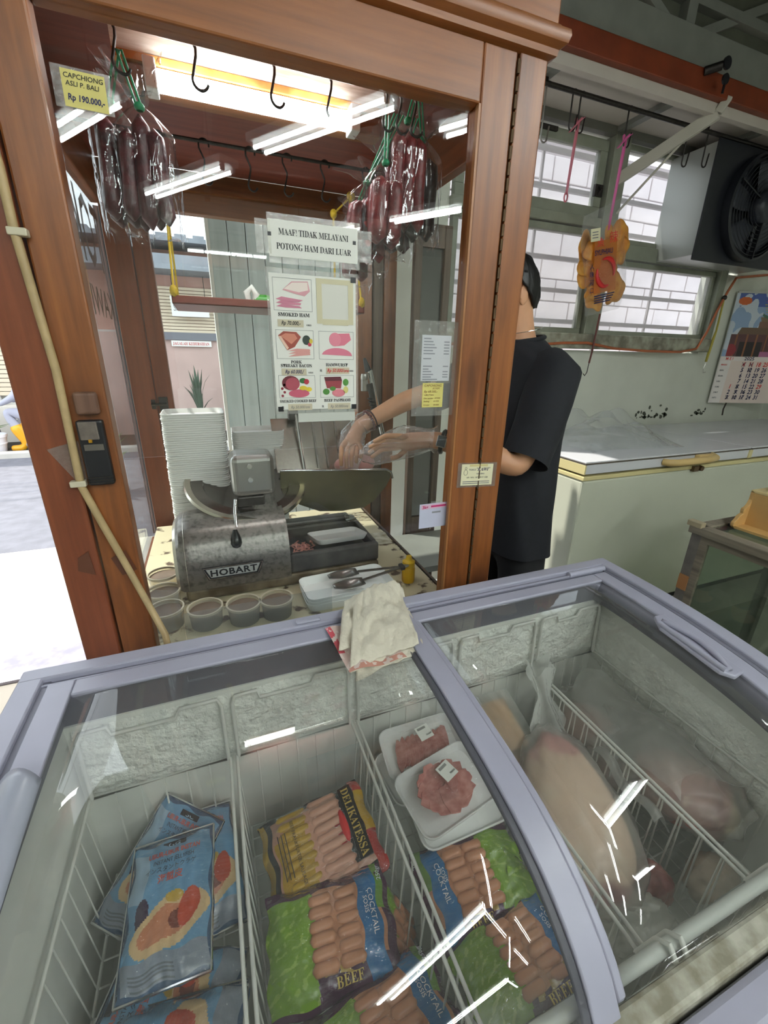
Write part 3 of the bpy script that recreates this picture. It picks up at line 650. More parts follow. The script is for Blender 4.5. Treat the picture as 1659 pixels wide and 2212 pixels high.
MB().ball((.5,1.6,1.935),(.015,.013,.014),10,7).build('knot', YROPE, ht, smooth=60); MB().ball((.44,1.6,1.88),(.012,.012,.014),10,7).build('knot', YROPE, ht, smooth=60)
MB().tube([(.5,1.6,1.935),(.44,1.6,1.88),(.44,1.6,1.60)],.0035,6).build('cord', YROPE, ht)
# foam tray shape used everywhere
def foam_mesh(L,W,Hh=.018):
    m = MB()
    def rr(l,w_,r_,n=5):
        p = []
        for cx,cy,a0 in ((l/2-r_,w_/2-r_,0),(-l/2+r_,w_/2-r_,90),(-l/2+r_,-w_/2+r_,180),(l/2-r_,-w_/2+r_,270)):
            for i in range(n): a = R(a0+90*i/(n-1)); p.append((cx+r_*math.cos(a),cy+r_*math.sin(a)))
        return p
    rings = [(.86,0,.02),(1,Hh-.003,.025),(1,Hh,.025),(.965,Hh,.023),(.84,.005,.018)]; n = 20; vs=[]; fs=[]
    for s_,z,r_ in rings: vs += [(x,y,z) for x,y in rr(L*s_ if s_==1 else L-(1-s_)*W, W-(1-s_)*W if s_!=1 else W, r_)]
    for i in range(4):
        for q in range(n): fs.append((i*n+q,i*n+(q+1)%n,(i+1)*n+(q+1)%n,(i+1)*n+q))
    fs += [tuple(range(n-1,-1,-1)), tuple(4*n+q for q in range(n))]
    return m.add(vs,fs)
t = foam_mesh(.19,.12).build('foam_tray', FOAM, smooth=30); t.location = (.1,1.6,1.581); tag(t,'white foam tray lying on the hanging brown tray','foam tray')
gb = thing('green_wrapper','rolled green wrapper with white paper on the hanging tray','wrapper',(.22,1.56,1.581))
MB().lathe([(0,0),(.018,0),(.02,.01),(.02,.13),(.016,.14),(0,.14)],(0,0,0),16,Matrix.Translation((.16,1.56,1.603))@Matrix.Rotation(PI/2,4,'Y')).build('roll', plain('green_wrap','#3f9a2e',.4), gb, smooth=50)
MB().tube([(.145,1.55,1.59),(.14,1.55,1.625),(.155,1.55,1.64),(.168,1.55,1.62),(.16,1.55,1.595)],[.006,.011,.01,.011,.006],8).build('paper_twist', PAPER, gb, smooth=60)
# ---- counter inside the kiosk
ct = thing('counter','worn cream counter inside the kiosk','counter',(.2,1.5,0))
MB().box(-.296,.665,1.06,2.03,.66,.7).build('top', plain('worn_cream_top','#cfc3a2',.55,c2='#55402c',vscale=16,lo=.36,hi=.42), ct, bevel=.004)
MB().box(.655,.672,1.06,2.03,.655,.7).build('edge_strip', WOODD, ct)
MB().box(-.296,.655,1.07,1.09,.0,.66).build('front_board', WOODX, ct); MB().box(.62,.65,1.09,2.0,.0,.66).build('side_board', WOODD, ct)
# shelf panel right of the counter
sp = thing('grey_shelf','low grey panel shelf to the right of the counter','shelf',(.8,1.7,.5)); MB().box(.68,1.2,1.56,1.94,.5,.53).build('panel', plain('grey_panel','#9b9d95',.6,var=.15,vscale=6), sp)
for x,y in ((.7,1.58),(1.14,1.58),(.7,1.88),(1.14,1.88)): MB().box(x,x+.04,y,y+.04,0,.5).build('leg', DSTEEL, sp)
# ---- stacks of foam trays
f0 = foam_mesh(.2,.17,.02).build('foam_tray', FOAM, smooth=30)
def stack(proto,x,y,z,n,dz,lab,top,grp,jit,lean):
    for i in range(n):
        o = proto if (i == 0 and not proto.get('label')) else proto.copy()
        if o is not proto: col.objects.link(o)
        o.location = (x+lean*(i/n)+random.uniform(-jit,jit), y+random.uniform(-jit,jit), z+i*dz); o.rotation_euler = (0,0,random.uniform(-.012,.012))
        tag(o, top if i == n-1 else lab, 'foam tray', grp)
stack(f0,-.077,1.66,.7,72,.0075,'white foam tray nested in the tall stack behind the slicer','topmost white foam tray of the tall stack behind the slicer','tall stack of foam trays',.0016,.012)
f1 = foam_mesh(.19,.15,.022).build('foam_tray', FOAM, smooth=30)
stack(f1,.15,1.72,.7,58,.0079,'white foam tray nested in the shorter stack behind the slicer','topmost white foam tray of the shorter stack behind the slicer','shorter stack of foam trays',.0008,.0)
# ---- clear guard sheets and round tubs at the counter front
tag(MB().box(-.135,.27,1.086,1.089,.7,.795).build('acrylic_guard', ACRYL),'clear acrylic strip standing in front of the slicer','guard')
tag(Pl((-.14,1.10,.7),(-.62,.22,0),(0,0,1)).slab(MB(),0,.15,0,.16,0,.003).build('acrylic_guard', ACRYL),'clear acrylic sheet standing left of the slicer','guard')
TUBM = filmmat('translucent_tub',(.85,.8,.7),1.4,rough=.2,haze=.4,hazec=(.9,.84,.72)); CONT = plain('brown_paste','#857160',.6,var=.2,vscale=30); RIMM = plain('tub_rim','#c9bda6',.45)
def tub(x,y,label):
    t = thing('round_tub',label,'tub',(x,y,.7),0,'round tubs at the counter front',world=False)
    MB().lathe([(0,.0),(.042,0),(.046,.05),(.046,.053)],n=28).build('wall', TUBM, t, smooth=40)
    MB().lathe([(0,.046),(.044,.046)],n=28).build('contents', CONT, t)
    MB().lathe([(.0445,.051),(.049,.051),(.0495,.058),(.0445,.058)],n=28).build('rim', RIMM, t, smooth=40)
    return t
for x,y,l in [(-.085,1.17,'round tub behind the guard, leftmost of the front three'),(.02,1.155,'round tub behind the guard, middle of the front three'),(.115,1.15,'round tub behind the guard, rightmost of the front three'),(-.19,1.2,'round tub left of the slicer, nearest of three'),(-.205,1.31,'round tub left of the slicer, middle of three'),(-.215,1.43,'round tub left of the slicer, farthest of three')]: tub(x,y,l)
# ---- foam trays with tongs, bottle
for i in range(3):
    o = (foam_mesh(.29,.15,.03).build('foam_tray', FOAM, smooth=30) if i == 0 else o.copy())
    if i: col.objects.link(o)
    o.location = (.345,1.185,.7+i*.012); o.rotation_euler = (0,0,.03*i)
    tag(o,['lowest white foam tray of the pile under the tongs','middle white foam tray of the pile under the tongs','top white foam tray of the pile, holding the tongs'][i],'foam tray','foam trays under the tongs')
tn = thing('tongs','steel serving tongs resting on white foam trays','tongs',(.4,1.17,.76))
for s_ in (-1,1):
    y = 1.175; MB().bar((.545,y,.775),(.39,y+s_*.03,.768),.012,.003).build('arm', STEEL, tn)
    MB().grid(lambda u,v: (.39-.1*v, y+s_*.034+(u-.5)*.06*math.sin(PI*(.25+.6*v)), .768-.012*math.sin(PI*v)*(1-(2*u-1)**2)-.004*v),9,9).build('scoop', STEEL, tn, smooth=60, solid=.0016)
MB().tube([(.545,1.18,.775),(.56,1.175,.775),(.545,1.17,.775)],.005,6).build('bend', STEEL, tn); MB().box(.53,.545,1.16,1.19,.768,.782).build('ring', plain('dark_ring','#4d4b48',.4,.5), tn, bevel=.003)
bt = thing('sauce_bottle','yellow squeeze bottle standing on the cream counter','bottle',(.57,1.2,.7))
YB = plain('yellow_plastic','#d6a514',.35)
MB().lathe([(0,0),(.021,0),(.023,.008),(.023,.052),(.02,.058)],(.575,1.2,.7),20).build('body', YB, bt, smooth=40)
MB().lathe([(.021,.058),(.022,.06),(.022,.078),(.012,.085),(.009,.098),(.006,.1),(0,.1)],(.575,1.2,.7),20).build('cap', plain('yellow_cap','#e0b51f',.4), bt, smooth=40)
tag(Pl((.56,1.52,.7),(1,-.1,0),(.1,1,0)).slab(MB(),0,.085,0,.12,.0005,.004).build('paper_card', plain('stained_card','#d8d2bd',.7,c2='#8b7a52',vscale=20)),'stained paper card on the counter behind the slicer base','card')
# ================================================================ the slicer
SB = plain('worn_cast_steel','#8d8883',.36,.75,c2='#68635e',vscale=70,lo=.3,hi=.52,bump=.08,bscale=120); SBD = plain('dark_cast_base','#67645f',.42,.3,c2='#4a4744',vscale=14); SKIRT = plain('greasy_skirt','#8a7d66',.5,.4,c2='#5a4c34',vscale=18)
sli = thing('meat_slicer','worn grey steel meat slicer with round blade behind glass','slicer',(.18,1.45,.7))
MB().box(-.143,.504,1.3,1.62,.702,.745).build('skirt', SKIRT, sli, bevel=.012, seg=3)
# bulbous motor housing on the left: profile in y,z extruded in x with rounded left end
prof = [(1.292,.745),(1.288,.79),(1.296,.84),(1.315,.89),(1.345,.925),(1.39,.945),(1.44,.95),(1.5,.945),(1.56,.9),(1.6,.82),(1.61,.745)]
def hous(u,v):
    i = u*(len(prof)-1); a = int(min(i,len(prof)-2)); q = i-a; y = prof[a][0]*(1-q)+prof[a+1][0]*q; z = prof[a][1]*(1-q)+prof[a+1][1]*q
    x = -.16+v*.345; e = 1
    if v < .12: e = math.sqrt(max(0,1-((.12-v)/.12)**2))*.14+.86
    cy, cz = 1.45,.80
    return (x, cy+(y-cy)*e, .745+(z-.745)*(e if z > .745 else 1))
m = MB().grid(hous,31,24); n_ = len(m.v)
m.f.append(tuple(range(30,-1,-1))); m.f.append(tuple(n_-31+i for i in range(31)))
m.build('motor_housing', SB, sli, smooth=35)
MB().grid(lambda u,v: (lambda h: (h[0]-.004+(0 if v else 0),h[1],h[2]))(hous(u,0.0 if v < .5 else .1)),31,2).build('end_cover', plain('polished_cover','#cfc8bc',.25,.8), sli, smooth=35)
# low base on the right with a recess
MB().box(.185,.504,1.305,1.33,.745,.815).box(.185,.504,1.55,1.62,.745,.815).box(.485,.504,1.33,1.55,.745,.815).box(.185,.487,1.33,1.55,.745,.775).build('base', SBD, sli, bevel=.01, seg=3)
MB().box(.2,.47,1.55,1.60,.815,.835).build('base_ledge', SBD, sli, bevel=.008)
# neck up to the sharpener head
MB().prism([(.085,.93),(.175,.93),(.16,1.02),(.1,1.02)], lambda a,b: (a,1.42,b), lambda a,b: (a,1.52,b)).build('neck', SB, sli, bevel=.006)
MB().box(.03,.168,1.40,1.52,1.0,1.14).build('sharpener_head', plain('satin_aluminium','#b3b1ad',.3,.85), sli, bevel=.022, seg=4)
for z in (1.105,1.06): MB().lathe([(0,.006),(.008,.006),(.009,0)],(.088,1.398,z),14,Matrix.Rotation(PI/2,4,'X')).build('screw', CHROME, sli, smooth=40)
MB().box(.04,.13,1.41,1.5,.965,1.0).build('head_clamp', DSTEEL, sli, bevel=.006)
# round blade with guard ring, leaning back
BM = Matrix.Translation((.085,1.56,1.005))@Matrix.Rotation(R(22),4,'X')@Matrix.Rotation(R(3),4,'Y')
MB().lathe([(.205,-.012),(.21,0),(.205,.008),(.188,.006),(.185,-.006),(.205,-.012)],n=56,M=BM).build('blade_guard', plain('ring_steel','#bfb8ab',.22,1), sli, smooth=40)
MB().lathe([(.186,.0),(.15,.002),(.145,-.006),(.09,-.022),(.0,-.026)],n=56,M=BM).build('blade', plain('blade_steel','#7d7874',.2,1,var=.3,vscale=6,stretch=(1,1,1)), sli, smooth=30)
MB().lathe([(0,.004),(.03,.002),(.035,-.02)],n=24,M=BM).build('blade_hub', STEEL, sli, smooth=40)
# product fence / carriage plate facing the customer
def fence(u,v):
    return None
fp = [(.2,.98),(.2,1.05),(.61,1.02),(.635,1.01),(.64,.985),(.625,.945),(.58,.885),(.54,.855),(.44,.85),(.35,.86),(.27,.9)]
MB().prism(fp, lambda a,b: (a,1.52+(1.05-b)*.25,b), lambda a,b: (a,1.526+(1.05-b)*.25,b)).build('carriage_plate', plain('olive_tinted_steel','#7d7858',.25,.55,var=.3,vscale=7), sli, bevel=.002)
MB().tube([(.2,1.517,1.052),(.61,1.517,1.024),(.632,1.519,1.012),(.642,1.523,.985)],.0045,8).build('plate_rim', CHROME, sli, smooth=60)
# gauge plates sloping back behind it
for x0,x1,mm in ((.2,.3,'gauge_a'),(.306,.52,'gauge_b')):
    MB().prism([(x0,0),(x1,0),(x1,1),(x0,1)], lambda a,b: (a,1.6+.1*b,1.02+.19*b), lambda a,b: (a,1.606+.1*b,1.02+.19*b)).build('gauge_plate', plain('gauge_steel','#b5aca2',.24,1,var=.15,vscale=3), sli, bevel=.002)
for x in (.36,.40,.45): MB().bar((x,1.598,1.03),(x,1.694,1.2),.006,.006).build('plate_rib', STEEL, sli)
MB().tube([(.303,1.59,1.02),(.29,1.66,1.245)],.006,8).build('guide_rod', CHROME, sli); MB().box(.265,.3,1.65,1.69,1.21,1.25).build('rod_block', DSTEEL, sli, bevel=.003)
class MBX(MB):
    def build(s,*a,**k): s.v = [(x+.078,y,z+.01) for x,y,z in s.v]; return MB.build(s,*a,**k)
# meat pusher arm
MBX().tube([(.57,1.66,1.13),(.52,1.68,1.38)],.010,10).build('pusher_bar', CHROME, sli, smooth=60)
MBX().tube([(.515,1.682,1.375),(.50,1.69,1.425)],[.014,.006],10).build('pusher_tip', BLACK, sli, smooth=60)
MBX().tube([(.545,1.65,1.16),(.515,1.665,1.33)],.012,10).build('pusher_spring', DSTEEL, sli)
for i in range(7): MBX().lathe([(.011,0),(.017,.004),(.011,.008)],(.542-.0035*i,1.652+.0018*i,1.19+.013*i),12).build('coil', BLACK, sli, smooth=60)
MBX().prism([(0,0),(.03,0),(.022,.07),(.0,.06)], lambda a,b: (.485+a,1.67,1.3+b), lambda a,b: (.485+a,1.69,1.3+b)).build('pusher_plate', STEEL, sli, bevel=.002)
MBX().lathe([(0,0),(.014,0),(.015,.01),(.012,.022),(0,.022)],(.49,1.66,1.345),14).build('pusher_knob', STEEL, sli, smooth=40)
# lever with black drop handle
MB().tube([(.036,1.392,1.0),(.03,1.375,.965),(.028,1.345,.915)],.006,8).build('lever_rod', CHROME, sli, smooth=60)
MB().lathe([(0,0),(.012,.004),(.0175,.016),(.016,.032),(.008,.055),(.006,.06),(0,.06)],(.022,1.30,.868),16,Matrix.Rotation(R(-20),4,'X')).build('lever_knob', plain('black_knob','#131316',.25), sli, smooth=60)
# badge
BP = Pl((0,1.2835,0),(1,0,0),(0,0,1)); bz = .785
def badge(g,d0,d1,m,nm,pa): return BP.poly(MB(),[(-.082-g,bz+.034+g),(-.066-g,bz-g),(.076+g,bz-g),(.092+g,bz+.034+g)],d0,d1).build(nm, m, pa)
bdg = badge(.005,0,.002,BLACK,'badge',sli); badge(.003,.002,.003,CHROME,'badge_rim',bdg); badge(.001,.003,.0035,INK,'badge_field',bdg)
BP.poly(MB(),[(-.076,bz+.033),(-.063,bz+.004),(.073,bz+.004),(.086,bz+.033)],.0035,.004).build('badge_plate', plain('badge_silver','#cfd2d2',.3,.4), bdg)
BP.text('badge_lettering','HOBART',.005,bz+.0085,.03,INK,bdg,d=.0046,align='CENTER',sx=1.12,bold=.03,space=1.08)
# ham on the carriage, scraps in the recess, foam tray on the base
HAMM = plain('ham_meat','#d99a94',.4,var=.15,vscale=30); tag(MB().ball((.50,1.575,1.04),(.085,.04,.04),20,12).build('ham_piece', HAMM, smooth=80),'pink piece of ham held on the slicer carriage','ham')
mb = MB()
for i in range(60):
    x,y = .245+random.gauss(0,.022),1.43+random.gauss(0,.018); a = random.uniform(0,6); mb.bar((x,y,.779),(x+.014*math.cos(a),y+.014*math.sin(a),.779+random.uniform(0,.008)),.006,.002)
o = mb.build('ham_scraps', plain('scrap_pink','#c98a7c',.5)); o['kind'] = 'stuff'; o['label'] = 'heap of small ham scraps in the slicer recess'; o['category'] = 'scraps'
o = foam_mesh(.2,.13,.02).build('foam_tray', plain('greyed_foam','#c9c8c6',.6), smooth=30); o.location = (.375,1.4,.81); o.rotation_euler = (R(-8),R(3),R(8)); tag(o,'single foam tray resting on the slicer base','foam tray')
tag(Pl((.44,1.5,.83),(1,-.2,.0),(.1,1,.15)).slab(MB(),0,.1,0,.07,0,.001).build('plastic_scrap', FILM2),'crumpled clear plastic on the slicer base','plastic')
# ================================================================ papers on the glass and posts
GP = Pl((0,1.0215,0),(1,0,0),(0,0,1))      # just in front of the pane
def lamin(t,u0,u1,v0,v1,mrg=.01): GP.slab(MB(),u0-mrg,u1+mrg,v0-mrg,v1+mrg,-.0002,.0012).build('laminate', TAPE, t)
sg = thing('notice_sign','laminated white MAAF! TIDAK MELAYANI notice on the front glass','sign',(.235,1.02,1.63))
GP.slab(MB(),.143,.333,1.636,1.702,.0013,.0018).build('paper', PAPER, sg); lamin(sg,.15,.33,1.632,1.705,.008)
GP.text('lettering',serif('MAAF! TIDAK MELAYANI'),.238,1.676,.0165,INK,sg,d=.0022,align='CENTER',sx=.76,space=.97)
GP.text('lettering',serif('POTONG HAM DARI LUAR'),.238,1.650,.0165,INK,sg,d=.0022,align='CENTER',sx=.78,space=.97)
for x in (.142,.322): GP.slab(MB(),x,x+.007,1.672,1.679,.002,.0026).build('tape_square', BLACK, sg)
for x in (.118,.335): GP.slab(MB(),x,x+.03,1.64,1.70,.0012,.0019).build('tape', TAPE, sg)
ps = thing('price_poster','laminated poster of five meats with handwritten prices on front glass','poster',(.232,1.02,1.32))
GP.slab(MB(),.138,.328,1.326,1.606,.0013,.0018).build('paper', PAPER, ps); lamin(ps,.138,.328,1.322,1.61,.006)
GRY = plain('thin_print_grey','#6a6a70',.7); STIK = plain('kraft_sticker','#cbc2a9',.7); STIK2 = plain('faded_tape','#cfc8a8',.6)
def frame(u0,u1,v0,v1):
    m = MB(); e = .0006
    for a in ((u0,u1,v0,v0+e),(u0,u1,v1-e,v1),(u0,u0+e,v0,v1),(u1-e,u1,v0,v1)): GP.slab(m,*a,.0019,.0022)
    m.build('picture_frame', GRY, ps)
def blob(nm,hexc,pts,d): GP.poly(MB(),pts,.0018,.0018+d).build(nm, plain('print_'+hexc.strip('#'),hexc,.6), ps)
def ellp(cx,cy,rx,ry,n=20,rot=0,a0=0,a1=360): return [(cx+rx*math.cos(R(a0+(a1-a0)*i/n))*math.cos(rot)-ry*math.sin(R(a0+(a1-a0)*i/n))*math.sin(rot), cy+rx*math.cos(R(a0+(a1-a0)*i/n))*math.sin(rot)+ry*math.sin(R(a0+(a1-a0)*i/n))*math.cos(rot)) for i in range(n)]
L0,L1,R0,R1 = .145,.228,.240,.322
rows = [(1.535,1.598),(1.437,1.497),(1.352,1.402)]
for v0,v1 in rows: frame(L0,L1,v0,v1)
for v0,v1 in rows[1:]: frame(R0,R1,v0,v1)
GP.slab(MB(),.238,.322,1.512,1.602,.0019,.0023).build('blank_cover', plain('blank_cover','#dcdbd2',.7), ps)
for q in ((.238,.25,1.512,1.602),(.31,.322,1.512,1.602),(.25,.31,1.592,1.602),(.25,.31,1.51,1.522)): GP.slab(MB(),*q,.0024,.0028).build('old_tape', STIK2, ps)
# smoked ham
blob('picture','#d7a0a8',[(.165,.575+1.0),(.185,1.592),(.22,1.594),(.224,1.575),(.212,1.565),(.19,1.569)],.0006); blob('picture','#efe0d8',[(.168,1.577),(.186,1.59),(.219,1.592),(.22,1.577),(.2,1.572)],.0009)
for q in range(3): blob('picture','#c77f95',[(.15,1.543+q*.007),(.162,1.548+q*.007),(.2+.004*q,1.545+q*.006),(.205-.003*q,1.541+q*.006),(.17,1.541+q*.006)],.0006+.0002*q)
# bacon
blob('picture','#9a4a3c',[(.15,1.485),(.162,1.494),(.19,1.493),(.2,1.483),(.185,1.462),(.168,1.455)],.0006); blob('picture','#c9806a',[(.155,1.484),(.166,1.49),(.186,1.489),(.192,1.48),(.178,1.468)],.0009); blob('picture','#e4c0ac',[(.15,1.484),(.168,1.456),(.172,1.46),(.156,1.484)],.0011)
for q in range(3): blob('picture','#d79a94',[(.17,1.442+q*.006),(.19,1.449+q*.005),(.218,1.45+q*.004),(.22,1.446+q*.004),(.19,1.443+q*.005)],.0006+.0002*q)
blob('picture','#2e3a34',ellp(.212,1.477,.009,.01),.0006); blob('picture','#b5344a',ellp(.219,1.468,.004,.004),.0009); blob('picture','#d8c14a',ellp(.222,1.475,.004,.005),.0011)
# hamwurst
blob('picture','#d9788c',[(.275,1.492),(.312,1.494),(.316,1.48),(.3,1.468),(.282,1.466)],.0006); blob('picture','#df8799',ellp(.278,1.48,.014,.0145),.0009); blob('picture','#d97b92',ellp(.282,1.445,.036,.017,20,0,0,180),.0006)
# beef
blob('picture','#6e2a34',ellp(.172,1.385,.02,.016),.0006); blob('picture','#a84a58',ellp(.176,1.383,.016,.014),.0009); blob('picture','#c25a70',ellp(.19,1.362,.024,.009),.0006); blob('picture','#2e6a34',ellp(.2,1.39,.008,.006),.0006); blob('picture','#a8283a',ellp(.208,1.388,.006,.006),.0009)
blob('picture','#d9c03a',ellp(.2,1.374,.009,.005),.0009); blob('picture','#d9c03a',ellp(.213,1.371,.007,.005),.0011)
for q in range(4): blob('picture','#8a2438',ellp(.152+.005*(q%2),1.357+.008*q,.003,.003,10),.0006)
blob('picture','#5f2430',[(.25,1.398),(.29,1.399),(.293,1.39),(.252,1.389)],.0006); blob('picture','#9a3f48',[(.252,1.389),(.293,1.39),(.29,1.372),(.256,1.373)],.0006); blob('picture','#d9808c',ellp(.284,1.362,.016,.009),.0006)
blob('picture','#4f8a3a',ellp(.254,1.365,.008,.007),.0009); blob('picture','#4f8a3a',ellp(.302,1.386,.007,.008),.0006); blob('picture','#4f8a3a',ellp(.27,1.372,.007,.005),.0011); blob('picture','#d9cf80',ellp(.302,1.369,.006,.008),.0006)
def cap(tx,u,v,sz=.0085,sx=.95): GP.text('caption',serif(tx),u,v,sz*1.22,INK,ps,d=.0023,align='CENTER',sx=sx*.98,bold=.012)
LC,RC = .187,.281
cap('SMOKED HAM',LC,1.524); cap('PORK',LC,1.4275,.0075); cap('STREAKY BACON',LC,1.4195,.0078,.9); cap('HAMWURST',RC,1.422,.0078); cap('SMOKED COOKED BEEF',LC,1.342,.0072,.82); cap('BEEF PASTRAMI',RC,1.342,.0076,.9)
for (u,v,m_,tx) in [(LC-.008,1.506,INK,'Rp 70.000,-'),(LC-.006,1.405,BLUEINK,'Rp 60.000,/'),(RC+.002,1.408,REDINK,'Rp 50.000/ons'),(LC+.004,1.327,GRY,'Rp 50.000/ons'),(RC+.004,1.327,GRY,'Rp 50.000/ons')]:
    stk = GP.slab(MB(),u-.028,u+.028,v-.003,v+.0115,.0022,.0026).build('price_sticker', STIK, ps)
    GP.text('handwritten_price',tx,u,v+.001,.0112 if m_ is not GRY else .0095,m_,stk,d=.003,align='CENTER',shear=.3,sx=.8,bold=.02 if m_ is not GRY else 0)
for (u,v) in [(LC+.032,1.506),(LC+.032,1.406),(RC+.035,1.41)]: GP.text('caption',serif('ons'),u,v,.0075,INK,ps,d=.0023,align='CENTER')
for (u,v) in [(RC-.038,1.41),(LC-.036,1.329),(RC-.036,1.329)]: GP.text('caption',serif('R'),u,v,.0075,INK,ps,d=.0023,align='CENTER')
for u,v in ((.316,1.598),(.316,1.324),(.14,1.322)): GP.slab(MB(),u,u+.012,v,v+.011,.003,.0036).build('tape_square', BLACK, ps)
GP.slab(MB(),.185,.325,1.296,1.317,.0005,.001).build('backing_card', plain('pale_card','#c9ccc4',.6), ps)
# small price list, note, bag label
pl_ = thing('price_list','small white typed price list in clear sleeve on front glass','price list',(.54,1.02,1.385))
GP.slab(MB(),.500,.582,1.388,1.497,.0013,.0018).build('paper', plain('cool_paper','#c9cbcf',.7), pl_); lamin(pl_,.5,.582,1.386,1.5,.004)
LN = plain('faint_print','#8d8f96',.7)
for v,w_ in [(1.489,.02),(1.482,.026),(1.475,.03),(1.468,.036),(1.461,.026),(1.454,.032),(1.442,.022),(1.424,.026),(1.417,.016),(1.411,.024),(1.404,.03),(1.398,.024),(1.392,.042)]:
    GP.slab(MB(),.505,.505+w_,v-.0014,v+.0014,.0019,.0022).build('print_line', LN, pl_)
    if w_ > .022 and w_ < .04: GP.slab(MB(),.562,.577,v-.0014,v+.0014,.0019,.0022).build('print_line', LN, pl_)
GP.slab(MB(),.478,.6,1.30,1.53,-.0002,.0004).build('sleeve', TAPE, pl_)
nt = thing('sticky_note','yellow handwritten note below the white price list','note',(.535,1.02,1.32))
GP.slab(MB(),.507,.567,1.322,1.383,.0014,.0019).build('paper', plain('yellow_note','#d9cf79',.7), nt)
HW = plain('brown_pen','#7a4a2a',.7)
for tx,u,v,sz in [('CAPCHIONG',.511,1.374,.0085),('AYAM',.535,1.367,.0075),('Rp 68.000,-',.511,1.359,.0085),('URUTAN',.513,1.351,.0065),('Oto jumbo   57.000',.511,1.343,.006),('Sedang       65.000',.511,1.3355,.006),('Urutan       85.000',.511,1.326,.006)]:
    GP.text('handwriting',tx,u,v,sz,HW,nt,d=.0024,shear=.2)
bl = thing('bag_label','clear zip pouch with pink 3kg print on the glass','label',(.565,1.02,.97))
GP.slab(MB(),.516,.615,.978,1.052,.0012,.0017).build('pouch', plain('lilac_pouch','#c9cbe0',.35,var=.08,vscale=20), bl)
MG = plain('magenta_ink','#c22a6c',.6); GP.slab(MB(),.52,.612,1.036,1.05,.0018,.002).build('band', plain('pale_pink_band','#dcb9cf',.5), bl); GP.text('lettering','3kg',.524,1.038,.013,MG,bl,d=.0024,bold=.03); GP.slab(MB(),.552,.6,1.0405,1.0455,.002,.0024).build('print_line', MG, bl)
GP.slab(MB(),.556,.584,1.022,1.027,.002,.0022).build('print_line', LN, bl); GP.slab(MB(),.552,.58,1.05,1.058,.0012,.0016).build('hang_tab', TAPE, bl)
# yellow tag top left
yt = thing('price_tag','yellow handwritten CAPCHIONG price tag taped on the glass','price tag',(-.14,1.02,1.83))
GT = Pl((-.182,1.0215,1.878),(1,0,-.02),(.02,0,1))
GT.slab(MB(),0,.083,-.055,0,-.0002,.0008).build('tape', TAPE, yt); GT.slab(MB(),.013,.075,-.053,-.004,.0009,.0013).build('paper', plain('tag_yellow','#d8cc7c',.7), yt)
for tx,u,v,sz in [('CAPCHIONG',.016,-.015,.0095),('ASLI P. BALI',.018,-.025,.0092)]: GT.text('handwriting',tx,u,v,sz,INK,yt,d=.0018,shear=.15,bold=.01)
GT.text('handwriting','Rp 190.000,-',.018,-.044,.012,BLUEINK,yt,d=.0018,shear=.15,bold=.03,sx=.85)
# shop card on the right post
kc = thing('shop_card','cream TOKO "KAWI" card taped across the right post','card',(.68,.998,1.1))
KC = Pl((.63,.9985,1.104),(1,0,-.05),(0,0,1))
KC.slab(MB(),0,.105,0,.062,0,.0008).build('card', CREAM, kc)
KC.text('lettering','TOKO',.024,.043,.008,BLUEINK,kc,d=.0012); KC.text('lettering','"'+serif('KAWI')+'"',.047,.042,.0135,BLUEINK,kc,d=.0012,shear=.25)
KC.text('lettering','NAM BALI',.05,.032,.006,BLUEINK,kc,d=.0012); KC.text('lettering','HP / WA : 0878 8917 1588',.018,.021,.0064,INK,kc,d=.0012)
for v in (.011,.0055): KC.slab(MB(),.006,.096,v-.001,v+.001,.0009,.0012).build('print_line', GRY, kc)
KC.slab(MB(),.026,.086,.055,.061,.0009,.0013).build('faded_tape', plain('card_tape','#d6c98c',.6), kc)
m = MB(); m.tube([KC(.014+.006*math.cos(a),.038+.008*math.sin(a),.0012) for a in [2*PI*i/14 for i in range(14)]],.0004,4,True).tube([KC(.014+.003*math.cos(a),.05+.004*math.sin(a),.0012) for a in [2*PI*i/10 for i in range(10)]],.0004,4,True); m.build('emblem', INK, kc)
KC.slab(MB(),-.012,.118,-.006,.066,-.0003,.0002).build('tape', TAPE, kc)
# ================================================================ the shopkeeper, facing left into the kiosk
man = thing('person','person in black t-shirt and clear plastic gloves working at the slicer','person',(1.06,1.3,0))
BLK = plain('black_cotton','#14161d',.85,var=.2,vscale=60); PANT = plain('black_trousers','#0e0e12',.8); HAIR = plain('black_hair','#0d0b0b',.45)
pel=(1.06,1.27,.92); 
J = dict(pel=pel, ab=(1.06,1.29,1.08), ch=(1.05,1.31,1.30), nb=(1.045,1.31,1.46), nk=(1.02,1.33,1.53), hd=(.985,1.35,1.62), ht=(.975,1.355,1.7),
 ls=(1.055,1.175,1.405), le=(.90,1.085,1.11), lf=(.80,1.14,1.16), lw=(.665,1.245,1.19), rs=(1.05,1.47,1.42), re=(.88,1.56,1.33), rf=(.70,1.56,1.28), rw=(.505,1.535,1.195),
 lh=(1.06,1.19,.9), lk=(1.04,1.17,.5), la=(1.07,1.17,.09), lt=(.93,1.16,.04), rh=(1.06,1.37,.9), rk=(1.04,1.39,.5), ra=(1.07,1.39,.09), rt=(.93,1.4,.04),
 lp=(.60,1.30,1.175), rp=(.465,1.50,1.155))
names = list(J); ix = {n:i for i,n in enumerate(names)}
E_ = [('pel','ab'),('ab','ch'),('ch','nb'),('nb','nk'),('nk','hd'),('hd','ht'),('ch','ls'),('ls','le'),('le','lf'),('lf','lw'),('lw','lp'),('ch','rs'),('rs','re'),('re','rf'),('rf','rw'),('rw','rp'),
 ('pel','lh'),('lh','lk'),('lk','la'),('la','lt'),('pel','rh'),('rh','rk'),('rk','ra'),('ra','rt')]
